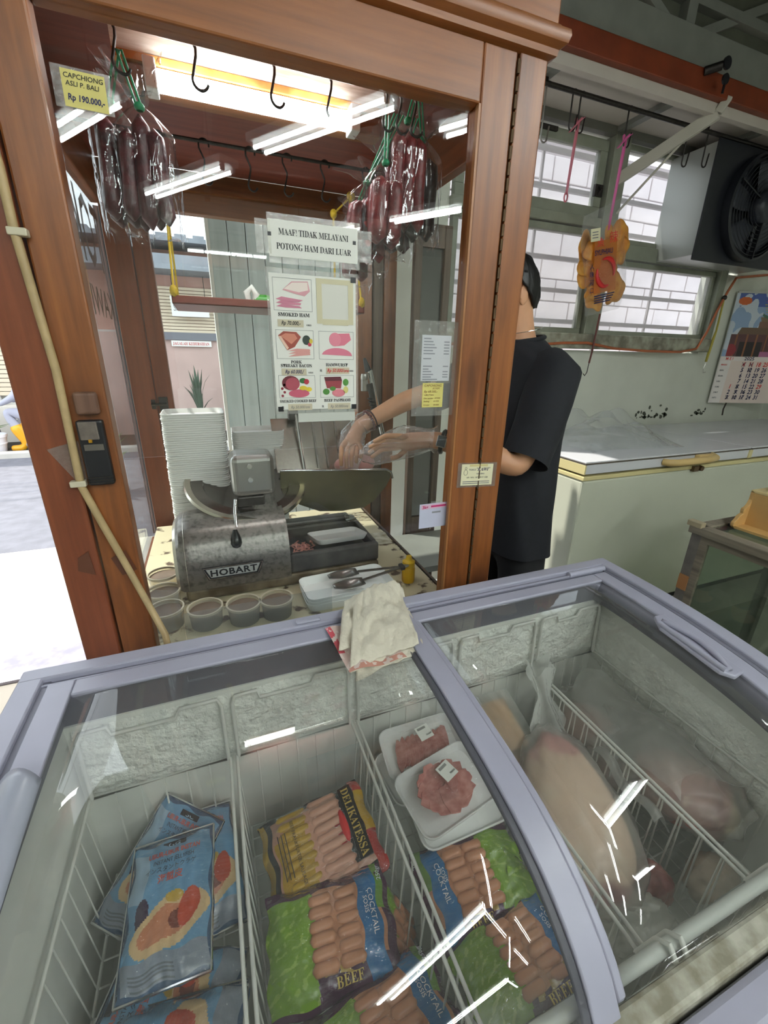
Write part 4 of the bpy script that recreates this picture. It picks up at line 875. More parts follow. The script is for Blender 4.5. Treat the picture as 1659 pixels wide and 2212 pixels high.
RD = dict(pel=.1,ab=.09,ch=.1,nb=.065,nk=.056,hd=.085,ht=.082,ls=.062,le=.045,lf=.043,lw=.029,lp=(.042,.03),rs=.062,re=.045,rf=.042,rw=.028,rp=(.038,.03),lh=.075,lk=.06,la=.04,lt=.035,rh=.075,rk=.06,ra=.04,rt=.035)
V_ = [J[n] for n in names]; ED = [(ix[a],ix[b]) for a,b in E_]; RS = [RD[n] for n in names]
# fingers: each a short chain rooted in the palm
def finger(base, tip, bend, r0=.0095, root=None):
    b_, t_ = Vector(base), Vector(tip); mid = b_.lerp(t_,.5)+Vector(bend)
    i0 = len(V_); V_.extend([tuple(b_), tuple(mid), tuple(t_)]); RS.extend([r0,r0*.9,r0*.75]); ED.extend([(root,i0),(i0,i0+1),(i0+1,i0+2)])
lp = Vector(J['lp'])
for q,(dy,ln) in enumerate([(-.036,.085),(-.013,.096),(.011,.093),(.034,.078)]):
    finger(lp+Vector((-.035,dy*.6,dy*-.7)), lp+Vector((-.035-ln,dy*.6+.035,dy*-.9-.03)), (-.004,.0,.012), root=ix['lp'])
finger(lp+Vector((.0,.01,-.03)), lp+Vector((-.05,.03,-.062)), (-.004,-.004,-.008), .0105, ix['lp'])
rp = Vector(J['rp'])
for q,(dx,ln) in enumerate([(-.032,.07),(-.012,.08),(.008,.078),(.026,.064)]):
    finger(rp+Vector((dx-.012,-.02,-.02)), rp+Vector((dx-.02,-.035,-.02-ln)), (-.008,-.018,.0), root=ix['rp'])
finger(rp+Vector((.02,-.02,-.01)), rp+Vector((.015,-.05,-.065)), (.008,-.012,.0), .0105, ix['rp'])
body = skinfig('body', V_, ED, RS, SKIN, man, 2, 0)
# head shape details: ear, nose, eyes, mouth and hair
hc = Vector((.972,1.352,1.645))
m = MB()
def headf(u,v):
    a = 2*PI*u; th = PI*v; x = math.cos(a)*math.sin(th); y = math.sin(a)*math.sin(th); z = -math.cos(th)
    sx = .098 if x > 0 else .1; jaw = 1-.28*max(0,-z)**1.5
    px = x*sx*jaw-.012*max(0,-z); py = y*.076*jaw; pz = z*.118
    if x < -.6 and abs(y) < .35: px -= .022*math.exp(-(y/.13)**2-((z+.12)/.16)**2)+.008*math.exp(-(y/.2)**2-((z+.48)/.07)**2)
    if x < -.5: px += .012*math.exp(-((abs(y)-.36)/.14)**2-((z-.06)/.1)**2)
    return (hc.x+px, hc.y+py, hc.z+pz)
m.grid(headf,40,28,True).build('head', SKIN, man, smooth=180)
for s_ in (-1,1):
    MB().ball((hc.x+.012,hc.y+s_*.078,hc.z-.005),(.018,.007,.03),12,8).ball((hc.x+.004,hc.y+s_*.081,hc.z-.003),(.01,.004,.019),10,6).build('ear', SKIN, man, smooth=120)
    MB().ball((hc.x-.085,hc.y+s_*.028,hc.z+.008),(.009,.013,.007),10,8).build('eye', plain('eye_white','#e9e6e0',.2), man, smooth=120)
    MB().ball((hc.x-.0925,hc.y+s_*.028,hc.z+.008),(.003,.006,.006),8,6).build('iris', BLACK, man, smooth=120)
    MB().bar((hc.x-.093,hc.y+s_*.012,hc.z+.026),(hc.x-.086,hc.y+s_*.045,hc.z+.028),.006,.006).build('eyebrow', HAIR, man)
MB().ball((hc.x-.093,hc.y,hc.z-.058),(.006,.02,.006),10,6).build('mouth', plain('lips','#9a5a4c',.4), man, smooth=120)
def hairf(u,v):
    a = 2*PI*u; c = math.cos(a); lim = .30+.30*max(0,min(1,(c+.55)/1.1))      # lower at the nape, short over the brow
    lim = lim if c > -.4 else .27+.03*math.sin(a*9)
    th = PI*lim*v; x = c*math.sin(th); y = math.sin(a)*math.sin(th); z = math.cos(th); n_ = 1+.035*math.sin(a*23+th*9)*math.sin(th*7)+.02*math.sin(a*41)
    return (hc.x+.004+x*.111*n_, hc.y+y*.088*n_, hc.z+.004+z*.128*n_)
MB().grid(hairf,72,22,True).build('hair', HAIR, man, smooth=70, solid=.006)
# t-shirt: lofted rings over torso plus sleeves
SVJ = [(1.065,1.28,.76),(1.062,1.28,.9),(1.06,1.29,1.08),(1.052,1.31,1.3),(1.045,1.31,1.455),(1.06,1.18,1.41),(.985,1.125,1.25),(.93,1.1,1.155),(1.05,1.465,1.425),(.97,1.52,1.375),(.875,1.56,1.33)]
SVE = [(0,1),(1,2),(2,3),(3,4),(3,5),(5,6),(6,7),(3,8),(8,9),(9,10)]
RG = [(.75,1.05,1.275,.12,.18),(.9,1.04,1.278,.116,.175),(1.08,1.04,1.285,.116,.175),(1.22,1.045,1.3,.124,.185),(1.33,1.05,1.315,.124,.2),(1.40,1.05,1.32,.115,.195),(1.45,1.05,1.32,.1,.155),(1.48,1.042,1.32,.083,.105),(1.505,1.035,1.32,.07,.075)]
def shirt(u,v):
    i = v*(len(RG)-1); a = int(min(i,len(RG)-2)); q = i-a; q = q*q*(3-2*q)*.4+q*.6; g = [RG[a][j]*(1-q)+RG[a+1][j]*q for j in range(5)]; an = 2*PI*u; c,s_ = math.cos(an),math.sin(an)
    fo = 1+.02*math.sin(an*5+v*9)*(1-v)+.012*math.sin(an*9+v*21)
    return (g[1]+g[3]*math.copysign(abs(c)**.8,c)*fo, g[2]+g[4]*math.copysign(abs(s_)**.8,s_)*fo, g[0])
sm = MB().grid(shirt,56,48,True)
for pth,rs_ in (([(1.06,1.20,1.40),(1.055,1.165,1.39),(1.02,1.14,1.32),(.985,1.12,1.24),(.945,1.103,1.165),(.925,1.095,1.13)],[.085,.088,.084,.08,.077,.078]),([(1.05,1.45,1.41),(1.03,1.475,1.41),(.97,1.52,1.375),(.90,1.55,1.34),(.825,1.56,1.312)],[.08,.082,.08,.078,.078])): sm.tube(pth,rs_,20,cap=False)
sm.build('t_shirt', BLK, man, smooth=80)
def collar(u,v):
    a = 2*PI*u; r_ = .068+.012*v; return (1.035+r_*math.cos(a)*1.05, 1.315+r_*math.sin(a), 1.50-.02*v-.012*math.cos(a)*-1)
MB().tube([(1.034+.072*math.cos(a),1.32+.076*math.sin(a),1.506+.012*math.cos(a)) for a in [2*PI*i/36 for i in range(36)]],.008,8,True).build('collar', BLK, man, smooth=60)
MB().tube([(1.03+.07*math.cos(a),1.318+.066*math.sin(a),1.535+.014*math.cos(a)) for a in [2*PI*i/30 for i in range(30)]],.0012,5,True).build('necklace', CHROME, man)
TVJ = [(1.06,1.275,.92),(1.06,1.275,.8),(1.06,1.19,.72),(1.045,1.17,.5),(1.07,1.17,.14),(1.06,1.37,.72),(1.045,1.385,.5),(1.07,1.385,.14)]
skinfig('trousers', TVJ, [(0,1),(1,2),(2,3),(3,4),(1,5),(5,6),(6,7)], [.14,.135,.105,.08,.065,.105,.08,.065], PANT, man, 2, 0)
for y in (1.165,1.39): MB().box(.88,1.13,y-.045,y+.045,0,.07).build('shoe', BLACK, man, bevel=.03, seg=3)
# gloves: loose film round each hand
def glove(path, rads, nm, seed):
    def g(u,v):
        i = v*(len(path)-1); a = int(min(i,len(path)-2)); q = i-a; c = Vector(path[a]).lerp(Vector(path[a+1]),q); d = (Vector(path[min(a+1,len(path)-1)])-Vector(path[a])).normalized()
        x = d.cross(Vector((0,0,1))).normalized(); y = x.cross(d); ra = rads[a][0]*(1-q)+rads[a+1][0]*q; rb_ = rads[a][1]*(1-q)+rads[a+1][1]*q
        an = 2*PI*u; w_ = 1+.07*math.sin(an*6+v*9+seed)+.04*math.sin(an*11+v*23)
        return tuple(c+x*ra*math.cos(an)*w_+y*rb_*math.sin(an)*w_)
    return MB().grid(g,44,26,True).build(nm, GLOVE, man, smooth=80)
glove([(.675,1.237,1.19),(.66,1.25,1.19),(.60,1.30,1.175),(.555,1.325,1.16),(.50,1.36,1.13),(.462,1.385,1.115)],[(.046,.044),(.036,.036),(.05,.052),(.05,.05),(.042,.042),(.012,.02)],'glove',1)
glove([(.535,1.54,1.21),(.5,1.53,1.195),(.465,1.50,1.155),(.45,1.475,1.10),(.44,1.46,1.055)],[(.055,.04),(.034,.034),(.048,.045),(.045,.04),(.03,.02)],'glove',4)
# smart watch, bead bracelet
wa = Vector(J['lw']); wd = (Vector(J['lf'])-wa).normalized(); wc = wa+wd*.035
wx = wd.cross(Vector((0,0,1))).normalized(); wy = wx.cross(wd)
ws = MB().tube([wc+(wx*math.cos(a)+wy*math.sin(a))*.0345 for a in [2*PI*i/28 for i in range(28)]],.008,6,True).build('watch_strap', BLACK, man, smooth=60)
nrm = (Vector((0,0,1.45))-wc); nrm = (nrm-wd*nrm.dot(wd)).normalized(); sd = wd.cross(nrm)
wpl = Pl(wc+nrm*.033,sd,wd); 
wpl.slab(MB(),-.019,.019,-.016,.016,0,.011).build('watch_case', STEEL, man, bevel=.005, seg=3); wpl.slab(MB(),-.0165,.0165,-.0135,.0135,.011,.0118).build('watch_face', plain('watch_glass','#2a2c33',.1), man, bevel=.0003)
ra = Vector(J['rw']); rd_ = (Vector(J['rf'])-ra).normalized(); rc_ = ra+rd_*.045; bx = rd_.cross(Vector((0,0,1))).normalized(); by = bx.cross(rd_)
mb = MB(); 
for i in range(20): a = 2*PI*i/20; p = rc_+(bx*math.cos(a)+by*math.sin(a))*.0375; mb.ball(p,.0062,8,6)
mb.build('bead_bracelet', plain('maroon_beads','#5c2126',.3), man, smooth=80)
rc2 = rc_+rd_*.012; MB().tube([rc2+(bx*math.cos(a)+by*math.sin(a))*.038 for a in [2*PI*i/24 for i in range(24)]],.003,6,True).build('cord_bracelet', plain('maroon_cord','#3a1418',.6), man)
# ================================================================ the glass-topped display freezer in front
FX0,FX1,FY0,FY1 = -.381,1.049,.118,.835
PY = [.10,.118,.141,.179,.221,.263,.315,.39,.475,.55,.66,.77,.84]; PZ = [.60,.66,.719,.762,.794,.816,.835,.850,.861,.869,.875,.877,.878]
_gy = np.linspace(.02,.95,931); _gz = np.convolve(np.pad(np.interp(_gy,PY,PZ),55,mode='reflect',reflect_type='odd'),np.hanning(113)[1:-1]/np.hanning(113).sum(),mode='valid'); PYS,PZS = _gy,_gz
def pz(y): return float(np.interp(y,PYS,PZS))
ys_ = [.118+(.835-.118)*i/40 for i in range(41)]
LAV = plain('lavender_grey_plastic','#a5a5b6',.35,var=.06,vscale=8); LAVD = plain('grey_track','#6f6f7c',.4); COLL = plain('grey_collar','#63636b',.45); DRAIN = plain('grimy_sill_plastic','#b4b2a4',.55,c2='#7f7a68',vscale=30)
LINER = plain('frosted_liner','#e2e4dc',.6,var=.12,vscale=10); FROST = plain('frost','#eef0e8',.75,bump=1.0,bscale=70,var=.15,vscale=25)
fz = thing('display_freezer','lavender grey chest freezer with curved sliding glass lids','freezer',(.33,.48,0))
def strip(x0,x1,y0,y1,dz0,dz1,nm,m,bev=.003,n=30):
    b_ = MB(); pts = [y0+(y1-y0)*i/n for i in range(n+1)]; vs = []; fs = []
    for y in pts:
        z = pz(y); vs += [(x0,y,z+dz0),(x1,y,z+dz0),(x1,y,z+dz1),(x0,y,z+dz1)]
    for i in range(n):
        a = i*4
        for q in range(4): fs.append((a+q,a+4+q,a+4+(q+1)%4,a+(q+1)%4))
    fs += [(0,1,2,3),(4*n+3,4*n+2,4*n+1,4*n)]
    return b_.add(vs,fs).build(nm, m, fz, smooth=35, bevel=bev)
# cabinet walls
def endwall(x0,x1,nm): 
    poly = [(y,pz(y)-.012) for y in ys_]+[(.835,.05),(.118,.05)]
    MB().prism(poly, lambda a,b: (x0,a,b), lambda a,b: (x1,a,b)).build(nm, LAV, fz)
endwall(-.381,-.335,'end_panel'); endwall(1.0,1.049,'end_panel')
MB().box(-.335,1.0,.775,.835,.05,.86).build('back_panel', LAV, fz); MB().box(-.381,1.049,.07,.115,.05,.70).build('front_panel', LAV, fz, bevel=.01)
MB().box(-.335,1.0,.118,.775,.22,.26).build('floor_pan', LINER, fz)
MB().box(-.36,1.03,.13,.82,0,.05).build('plinth', BLACK, fz)
# liner and frost
MB().box(-.335,1.0,.758,.775,.26,.80).build('liner_wall', LINER, fz); MB().box(-.335,-.32,.15,.758,.26,.80).build('liner_wall', LINER, fz); MB().box(.985,1.0,.15,.758,.26,.78).build('liner_wall', LINER, fz); MB().box(-.335,1.0,.118,.16,.26,.66).build('liner_wall', LINER, fz)
def frostw(u,v): return (-.31+1.29*u,.757-.012*(.6+.4*mnoise.noise(Vector((u*50,v*14,0))))*min(1,v*6)*min(1,(1-v)*6), .62+.17*v)
MB().grid(frostw,160,24).build('frost', FROST, fz, smooth=80)
def frostr(u,v): return (.984-.014*(.6+.4*mnoise.noise(Vector((u*26,v*14,5))))*min(1,v*6)*min(1,(1-v)*6), .2+.55*u, .60+.16*v-.06*(1-u))
MB().grid(frostr,80,24).build('frost', FROST, fz, smooth=80)
# grey collar under the lids
strip(.955,1.0,.15,.775,-.075,-.02,'collar',COLL,0); strip(-.335,-.318,.15,.775,-.075,-.02,'collar',COLL,0)
MB().box(-.335,1.0,.762,.776,.79,.862).build('collar', COLL, fz)
# outer rim and tracks
strip(-.384,-.345,.118,.838,-.02,.006,'side_rim',LAV); strip(1.012,1.052,.118,.838,-.02,.006,'side_rim',LAV)
MB().box(-.384,1.052,.803,.838,.855,.884).build('back_rim', LAV, fz, bevel=.004)
strip(-.345,-.333,.118,.803,-.02,-.003,'side_track',LAVD,0); strip(1.0,1.012,.118,.803,-.02,-.003,'side_track',LAVD,0)
MB().box(-.345,1.012,.785,.803,.85,.872).build('back_track', LAVD, fz); MB().box(-.345,1.012,.790,.7935,.868,.8765).build('back_track_fin', LAV, fz)
MB().tube([(.88,.795,.876),(1.01,.795,.876)],.009,10).build('roller_cover', LAV, fz, smooth=60)
# left lid (upper): frame, rail, glass, handle
l1 = thing('freezer_lid','left curved glass lid with lavender frame sliding over the freezer','freezer lid',(0,.45,.86))
def lstrip(*a,root=None,**k):
    o = strip(*a,**k); o.parent = root; o.matrix_parent_inverse = Matrix.Translation(-Vector(root.location)); return o
lstrip(-.333,-.29,.118,.785,-.004,.004,'lid_side',LAV,root=l1); lstrip(.334,.374,.118,.785,-.004,.0075,'centre_rail',LAV,root=l1); lstrip(.322,.334,.118,.745,-.008,.001,'rail_seal',plain('seal_grey','#55555c',.5),root=l1)
lstrip(-.29,.334,.745,.785,-.004,.004,'lid_back',LAV,root=l1,n=2)
def pane(x0,x1,y0,y1,dz,root):
    b_ = MB(); b_.grid(lambda u,v: (x0+(x1-x0)*u, y0+(y1-y0)*v, pz(y0+(y1-y0)*v)+dz),8,60); o = b_.build('glass', GLASSB, root, smooth=80, solid=.004); return o
# a smooth profile for the glass
pane(-.292,.332,.13,.747,-.001,l1)
def grip(poly,z0,z1,root,nm,m=LAV,bev=.006): return MB().prism(poly, lambda a,b: (a,b,pz(b)+z0), lambda a,b: (a,b,pz(b)+z1)).build(nm, m, root, bevel=bev, seg=3)
MB().grid(lambda u,v: (-.335+.055*u+.0*v, .585-.16*v-.02*u*u, pz(.57-.16*v)+.004+.03*math.sin(PI*min(1,(u*.8+.05)))*(1-.25*v)),10,14).build('handle', plain('handle_grey','#9fa3b0',.25), l1, smooth=80, solid=.005)
# right lid (lower)
l2 = thing('freezer_lid','right curved glass lid with moulded oval grip','freezer lid',(.7,.45,.86))
lstrip(.378,.392,.15,.775,-.014,-.004,'lid_side',LAV,root=l2); lstrip(.955,1.0,.15,.78,-.012,-.003,'lid_side',LAV,root=l2); lstrip(.378,.955,.745,.78,-.012,-.003,'lid_back',LAV,root=l2,n=2)
pane(.39,.957,.15,.747,-.010,l2)
G0 = .945
MB().prism([(.905,.40),(.905,.535),(.93,.57),(.96,.57),(.96,.385),(.925,.38)], lambda a,b: (a,b,pz(b)-.006), lambda a,b: (a,b,pz(b)+.004)).build('grip_plate', LAV, l2, bevel=.003)
ring = [(.925+.016*math.sin(PI*t)*1.2,.545-.15*t) for t in [i/14 for i in range(15)]]+[(.915,.395),(.912,.545)]
MB().tube([(a,b,pz(b)+.008) for a,b in ring],.006,8,True).build('grip_rim', LAV, l2, smooth=60)
# front sill
MB().box(-.345,1.012,.118,.150,.66,.712).build('front_sill', DRAIN, fz, bevel=.006); MB().box(-.384,1.052,.05,.118,.62,.69).build('front_rim', LAV, fz, bevel=.02, seg=4)
MB().tube([(-.32,.17,.70),(.98,.17,.70)],.009,12).build('front_bar', plain('dull_white_bar','#b9bcb6',.4), fz, smooth=60)
tag(Pl((.118,.812,.8845),(1,0,0),(0,1,0)).slab(MB(),0,.055,-.006,.006,0,.006).build('lid_stop', LAV, bevel=.003),'small lavender stop on the back rim of the freezer','stop')
# ---- wire baskets
WIRE = plain('white_wire','#d5d6cf',.4)
def basket(x0,x1,label,first=None):
    t = thing('wire_basket',label,'wire basket',((x0+x1)/2,.47,.42),0,'wire baskets hanging in the freezer')
    y0,y1,zt,zb = .195,.738,.635,.42; r_ = .0035
    MB().tube([(x0,y0,zt),(x1,y0,zt),(x1,y1,zt),(x0,y1,zt)],r_,8,True).build('rim', WIRE, t, smooth=60)
    MB().tube([(x0+.01,y0+.01,zb),(x1-.01,y0+.01,zb),(x1-.01,y1-.01,zb),(x0+.01,y1-.01,zb)],.003,6,True).build('base_frame', WIRE, t)
    w_ = MB(); n = 14
    for i in range(1,n): 
        y = y0+(y1-y0)*i/n
        w_.tube([(x0,y,zt),(x0+.01,y,zb),(x1-.01,y,zb),(x1,y,zt)],.0018,5)
    for i in range(1,6):
        x = x0+(x1-x0)*i/6; w_.tube([(x,y0,zt),(x,y0+.01,zb),(x,y1-.01,zb),(x,y1,zt)],.0018,5)
    o = w_.build('wire_grid', WIRE, t); o['kind'] = 'stuff'
    xa,xb = x0+.004,x1-.004; yb = y1+.006
    MB().tube([(xa,y1,zt),(xa,yb,.775),(xa+.006,yb,.79),(xa+.05,yb,.792),(xa+.055,yb,.772),(xb-.085,yb,.772),(xb-.075,yb,.792),(xb-.006,yb,.792),(xb,yb,.775),(xb,y1,zt)],.004,8).build('back_hanger', WIRE, t, smooth=60)
    for xx in (xa,xb): MB().tube([(xx,y0,zt),(xx,.18,.70),(xx,.165,.718),(xx,.15,.70)],.004,8).build('front_hanger', WIRE, t, smooth=60)
    return t
for x0,x1,l in [(-.305,-.048,'leftmost wire basket, holding blue jellyfish packs'),(-.035,.222,'second wire basket from the left, holding black and purple sausage packs'),(.235,.492,'middle wire basket, holding foam trays of sliced meat'),(.505,.745,'fourth wire basket from the left, holding the big bagged ham'),(.757,.972,'rightmost wire basket, holding frosty bags of meat')]: basket(x0,x1,l)
# ================================================================ goods in the freezer
def slab_pts(w,h,t,wr,seed):
    """top height of a pouch over local (a,b) in metres"""
    def top(a,b):
        u,v = a/w+.5, b/h+.5; e = np.clip(1-np.abs(2*u-1)**5,0,1)*np.clip(1-np.abs(2*v-1)**5,0,1)
        return t*e+wr*(nz(a/w,b/h,5,seed)-.5)
    return top
def place(t, loc, rot): t.location = loc; t.rotation_euler = rot
def pouch(name,label,cat,loc,rot,w,h,t,colf,group,seed=1,n=90,saus=None,film=True,seal=None):
    r = thing(name,label,cat,loc,0,group,world=False); r.rotation_euler = rot
    top = slab_pts(w,h,t,t*.18,seed)
    edge = lambda u: 0*u
    pos = lambda u,v: ((u-.5)*w+.003*np.sin(v*17+seed), (v-.5)*h+.003*np.sin(u*15+seed), top((u-.5)*w,(v-.5)*h))
    printed('printed_front', pos, colf, n, n, PRINTG, r)
    MB().grid(lambda u,v: ((u-.5)*w+.003*math.sin(v*17+seed), (v-.5)*h+.003*math.sin(u*15+seed), -.3*float(top(np.array((u-.5)*w),np.array((v-.5)*h)))-.001),16,16).build('back', plain('pack_back_'+name,'#9a9aa0' if seal is None else seal,.35), r, smooth=80)
    if saus:
        x0,x1,y0,y1,nr,nc,m_,horiz = saus; mesh = None
        for i in range(nr):
            for j in range(nc):
                if horiz: L=(x1-x0)/nc; Wd=(y1-y0)/nr; cx=x0+L*(j+.5); cy=y0+Wd*(i+.5)
                else: L=(y1-y0)/nc; Wd=(x1-x0)/nr; cx=x0+Wd*(i+.5); cy=y0+L*(j+.5)
                if mesh is None:
                    pts=[]; rs=[]
                    for q in range(9):
                        e=q/8; pts.append(((e-.5)*L*.98,0,0)); rs.append(Wd*.52*math.sqrt(max(.03,1-(max(0,abs(e-.5)-.38)/.12)**2)))
                    o = MB().tube(pts,rs,10).build('sausage', m_, r, smooth=80); mesh = o.data
                else: o = link('sausage', mesh, None, r)
                o.location = (cx,cy,float(top(np.array(cx),np.array(cy)))-Wd*.12); o.rotation_euler = (0,0,(0 if horiz else PI/2)+random.uniform(-.03,.03))
    if film:
        def fl(u,v):
            a,b_ = (u-.5)*w,(v-.5)*h; z = float(top(np.array(a),np.array(b_)))+.002
            if saus and saus[0] < a < saus[1] and saus[2] < b_ < saus[3]: z += .009
            return (a,b_,z)
        MB().grid(fl,40,40).build('clear_film', FILM2, r, smooth=80)
    return r, top
SAU = plain('pink_brown_sausage','#c48a68',.35,var=.1,vscale=30); SAU2 = plain('pale_pink_sausage','#cf9c84',.35,var=.1,vscale=30)
# --- blue jellyfish packs
def jelly(u,v):
    x,y = u,v; edge = (u<.035)|(u>.965)|(v<.03)|(v>.97); bowl = ell(u,v,.53,.37,.43,.16,.14); food = ell(u,v,.48,.37,.3,.105,.14); red = ell(u,v,.73,.44,.14,.1,.6); yel = ell(u,v,.58,.53,.11,.04,.2); dark = ell(u,v,.6,.38,.1,.06,.1)
    aub = ell(u,v,.2,.48,.07,.12,-.5); grey = v < .2; lines = (v<.15)&(u>.12)&(u<.6)&(np.sin(v*260)>.2)
    white = (u<.22)&(v>.55)&(v<.9)
    return layers(u,v,'#6b9abd',(grey,'#8b94a2'),(lines,'#6f7680'),(white,'#9db6cb'),(aub,'#3a2342'),(bowl,'#d8b98a'),(food,'#c98460'),(dark,'#7d3b2c'),(red,'#bf4a30'),(yel,'#c8a648'),(edge,'#3c5878'))
RI = plain('soft_red_ink','#c05548',.5); BI = plain('pack_black_ink','#23262e',.5)
def jpack(label,loc,rot,seed,w=.14,h=.21):
    r,top = pouch('jellyfish_pack',label,'food pack',loc,rot,w,h,.016,jelly,'blue jellyfish packs',seed)
    L = Pl((0,0,0),(1,0,0),(0,1,0)); fn = lambda a,b: float(top(np.array(a),np.array(b)))
    lg = L.slab(MB(),-.018,.022,.084,.094,fn(0,.088)+.001,fn(0,.088)+.0016).build('logo_block', BI, r); L.text('logo','GG',.002,.0855,.01,plain('logo_pale','#9fc0d8',.5),lg,d=.0022,align='CENTER',sx=1.5,fn=fn)
    L.text('lettering','UBUR-UBUR INSTAN',.004,.072,.0115,RI,r,d=.0012,align='CENTER',sx=.82,bold=.03,fn=fn); L.text('lettering','INSTANT JELLYFISH',.004,.060,.010,BI,r,d=.0012,align='CENTER',sx=.8,fn=fn)
    L.text('lettering','インスタントクラゲ',.0,.048,.0095,BI,r,d=.0012,align='CENTER',fn=fn); L.text('lettering','海蜇皮',.0,.032,.014,RI,r,d=.0012,align='CENTER',bold=.02,fn=fn)
    for s_ in (-1,1): MB().tube([(s_*w/2,-h/2,.002),(s_*w/2,h/2,.002)],.0018,5).build('foil_edge', CHROME, r)
    for s_ in (-1,1): MB().tube([(-w/2,s_*h/2,.002),(w/2,s_*h/2,.002)],.0022,5).build('foil_seal', CHROME, r)
    return r
jpack('front blue jellyfish pack lying on top in the left basket',(-.165,.555,.545),(R(12),R(-4),R(-4)),1)
jpack('blue jellyfish pack leaning at an angle behind the front one',(-.19,.645,.51),(R(28),R(10),R(-38)),2)
jpack('blue jellyfish pack against the right wire of the left basket',(-.118,.63,.49),(R(22),R(20),R(14)),3)
jpack('lowest blue jellyfish pack at the front of the left basket',(-.165,.385,.49),(R(-6),R(6),R(78)),4)
jpack('blue jellyfish pack under the front one, turned sideways',(-.17,.46,.465),(R(0),R(5),R(70)),5)
# --- black sausage pack
def deli(u,v):
    blackb = (v<.13)|(v>.93)|(u<.1); yel = (u>.12)&(u<.42)&(v>.16)&(v<.88)&~((u<.2)&(v>.7)); win = (u>=.40)&(u<.72)&(v>.1)&(v<.93)
    rightred = (u>.9)&((v<.42)|(v>.85)); righty = (u>.88)&(v>=.42)&(v<=.85); blk2 = (u>.7)&(u<.9)&(v>.22)&(v<.93); red = ell(u,v,.68,.5,.035,.16); gold = u < .055
    lab = (u>.74)&(u<.9)&(v>.2)&(v<.95)
    return layers(u,v,'#b98a74',(yel,'#b8912e'),(win,'#cf9c84'),(blackb,'#1d1a1e'),(rightred,'#b03a34'),(righty,'#c39a2c'),(lab,'#201c1c'),(red,'#a8343a'),(gold,'#a88a3c'))
r,top = pouch('sausage_pack','black and gold sausage pack lettered DELIKATESSA in the second basket','food pack',(.105,.555,.535),(R(14),R(-6),R(4)),.215,.175,.026,deli,'sausage packs',6,110,None,True,'#222022')
m_ = None; YFILM = plain('yellow_tinted_sausage','#b8912e',.3,var=.1,vscale=30)
for i in range(9):
    for j in range(2):
        y = -.058+.0165*i; x = -.062+j*.064
        if m_ is None: o = MB().tube([((e/8-.5)*.068,0,0) for e in range(9)],[.0088*math.sqrt(max(.05,1-(max(0,abs(e/8-.5)-.36)/.14)**2)) for e in range(9)],10).build('sausage', SAU2, r, smooth=80); m_ = o.data
        else: o = link('sausage', m_, None, r)
        if j == 0: o.data = m_; o.material_slots[0].link = 'OBJECT'; o.material_slots[0].material = YFILM
        o.location = (x+.02,y,float(top(np.array(x),np.array(y)))-.0045); o.rotation_euler = (0,0,random.uniform(-.05,.05))
LD = Pl((0,0,0),(1,0,0),(0,1,0)); fn = lambda a,b: float(top(np.array(a),np.array(b)))
GOLD = plain('gold_print','#c8a956',.4); npn = LD.slab(MB(),.058,.085,-.055,.075,.022,.0285).build('name_panel', plain('name_black','#1a1718',.3), r)
LD.text('lettering',serif('DELIKATESSA'),.064,.072,.022,GOLD,npn,d=.0295,rot=-PI/2,sx=.82); LD.text('lettering','BEEF FRANKFURTER SAUSAGE',-.048,.06,.009,BI,r,d=.012,rot=-PI/2,sx=.9,fn=fn)
for q in range(3): LD.slab(MB(),-.062-.007*q,-.0605-.007*q,-.03,.045,fn(-.07,0)+.0085,fn(-.07,0)+.0095).build('print_line', BI, r)
MB().ball((.05,.01,.028),(.008,.03,.006),12,8).build('printed_sausage', REDP, r, smooth=80)
# --- purple / green / blue packs
def prpl(flip,blue=True):
    def f(u,v):
        if flip: u = 1-u
        pu = (v>.86)|(v<.2)|(u>.93); gr = (u<.34+.06*np.sin(v*PI))&(v<=.88)&(v>.04); bl = (u>.74)&(u<.9); go = (v<.26)&(v>.16)&(u>.42)&(u<.72)&(nz(u,v,9,3)>.45); tri = (u>.9)&(u<.96)&(v>.55)
        return layers(u,v,'#c48a68',(pu,'#4a2140'),(gr,'#7ba22c'),(gr&(nz(u,v,12,5)>.72),'#9ab84e'),(bl&(v>.05)&(v<.95),'#2f73a8'),(go,'#b0904a'),(tri,'#6f9a3a'))
    return f
def ppack(label,loc,rot,seed,flip,w=.21,h=.16):
    r,top = pouch('sausage_pack',label,'food pack',loc,rot,w,h,.024,prpl(flip),'sausage packs',seed,100,None,True,'#4a2140')
    fn = lambda a,b: float(top(np.array(a),np.array(b))); L = Pl((0,0,0),(1,0,0),(0,1,0)); s_ = -1 if flip else 1; mesh = None
    for i in range(6):
        for j in range(2):
            x = s_*(-.014+.043*j); y = -.042+.0175*i
            if mesh is None: o = MB().tube([((e/8-.5)*.045,0,0) for e in range(9)],[.0098*math.sqrt(max(.05,1-(max(0,abs(e/8-.5)-.32)/.18)**2)) for e in range(9)],10).build('sausage', SAU, r, smooth=80); mesh = o.data
            else: o = link('sausage', mesh, None, r)
            o.location = (x,y,fn(x,y)-.0045); o.rotation_euler = (0,0,random.uniform(-.05,.05))
    WI = plain('white_print','#dfe3e6',.5); L.text('lettering','COCKTAIL',s_*.069,.04,.013,WI,r,d=.002,rot=-PI/2,fn=fn); L.text('lettering','SOSIS',s_*.060,.03,.010,WI,r,d=.002,rot=-PI/2,fn=fn)
    L.text('lettering','250gr',s_*.098,.05,.011,WI,r,d=.003,rot=PI/2,fn=fn); L.text('lettering',serif('BEEF'),s_*.02,-.068,.017,GOLD,r,d=.003,align='CENTER',fn=fn)
    return r
ppack('purple and green sausage pack just below the black pack',(.088,.42,.53),(R(6),R(-3),R(-6)),7,False)
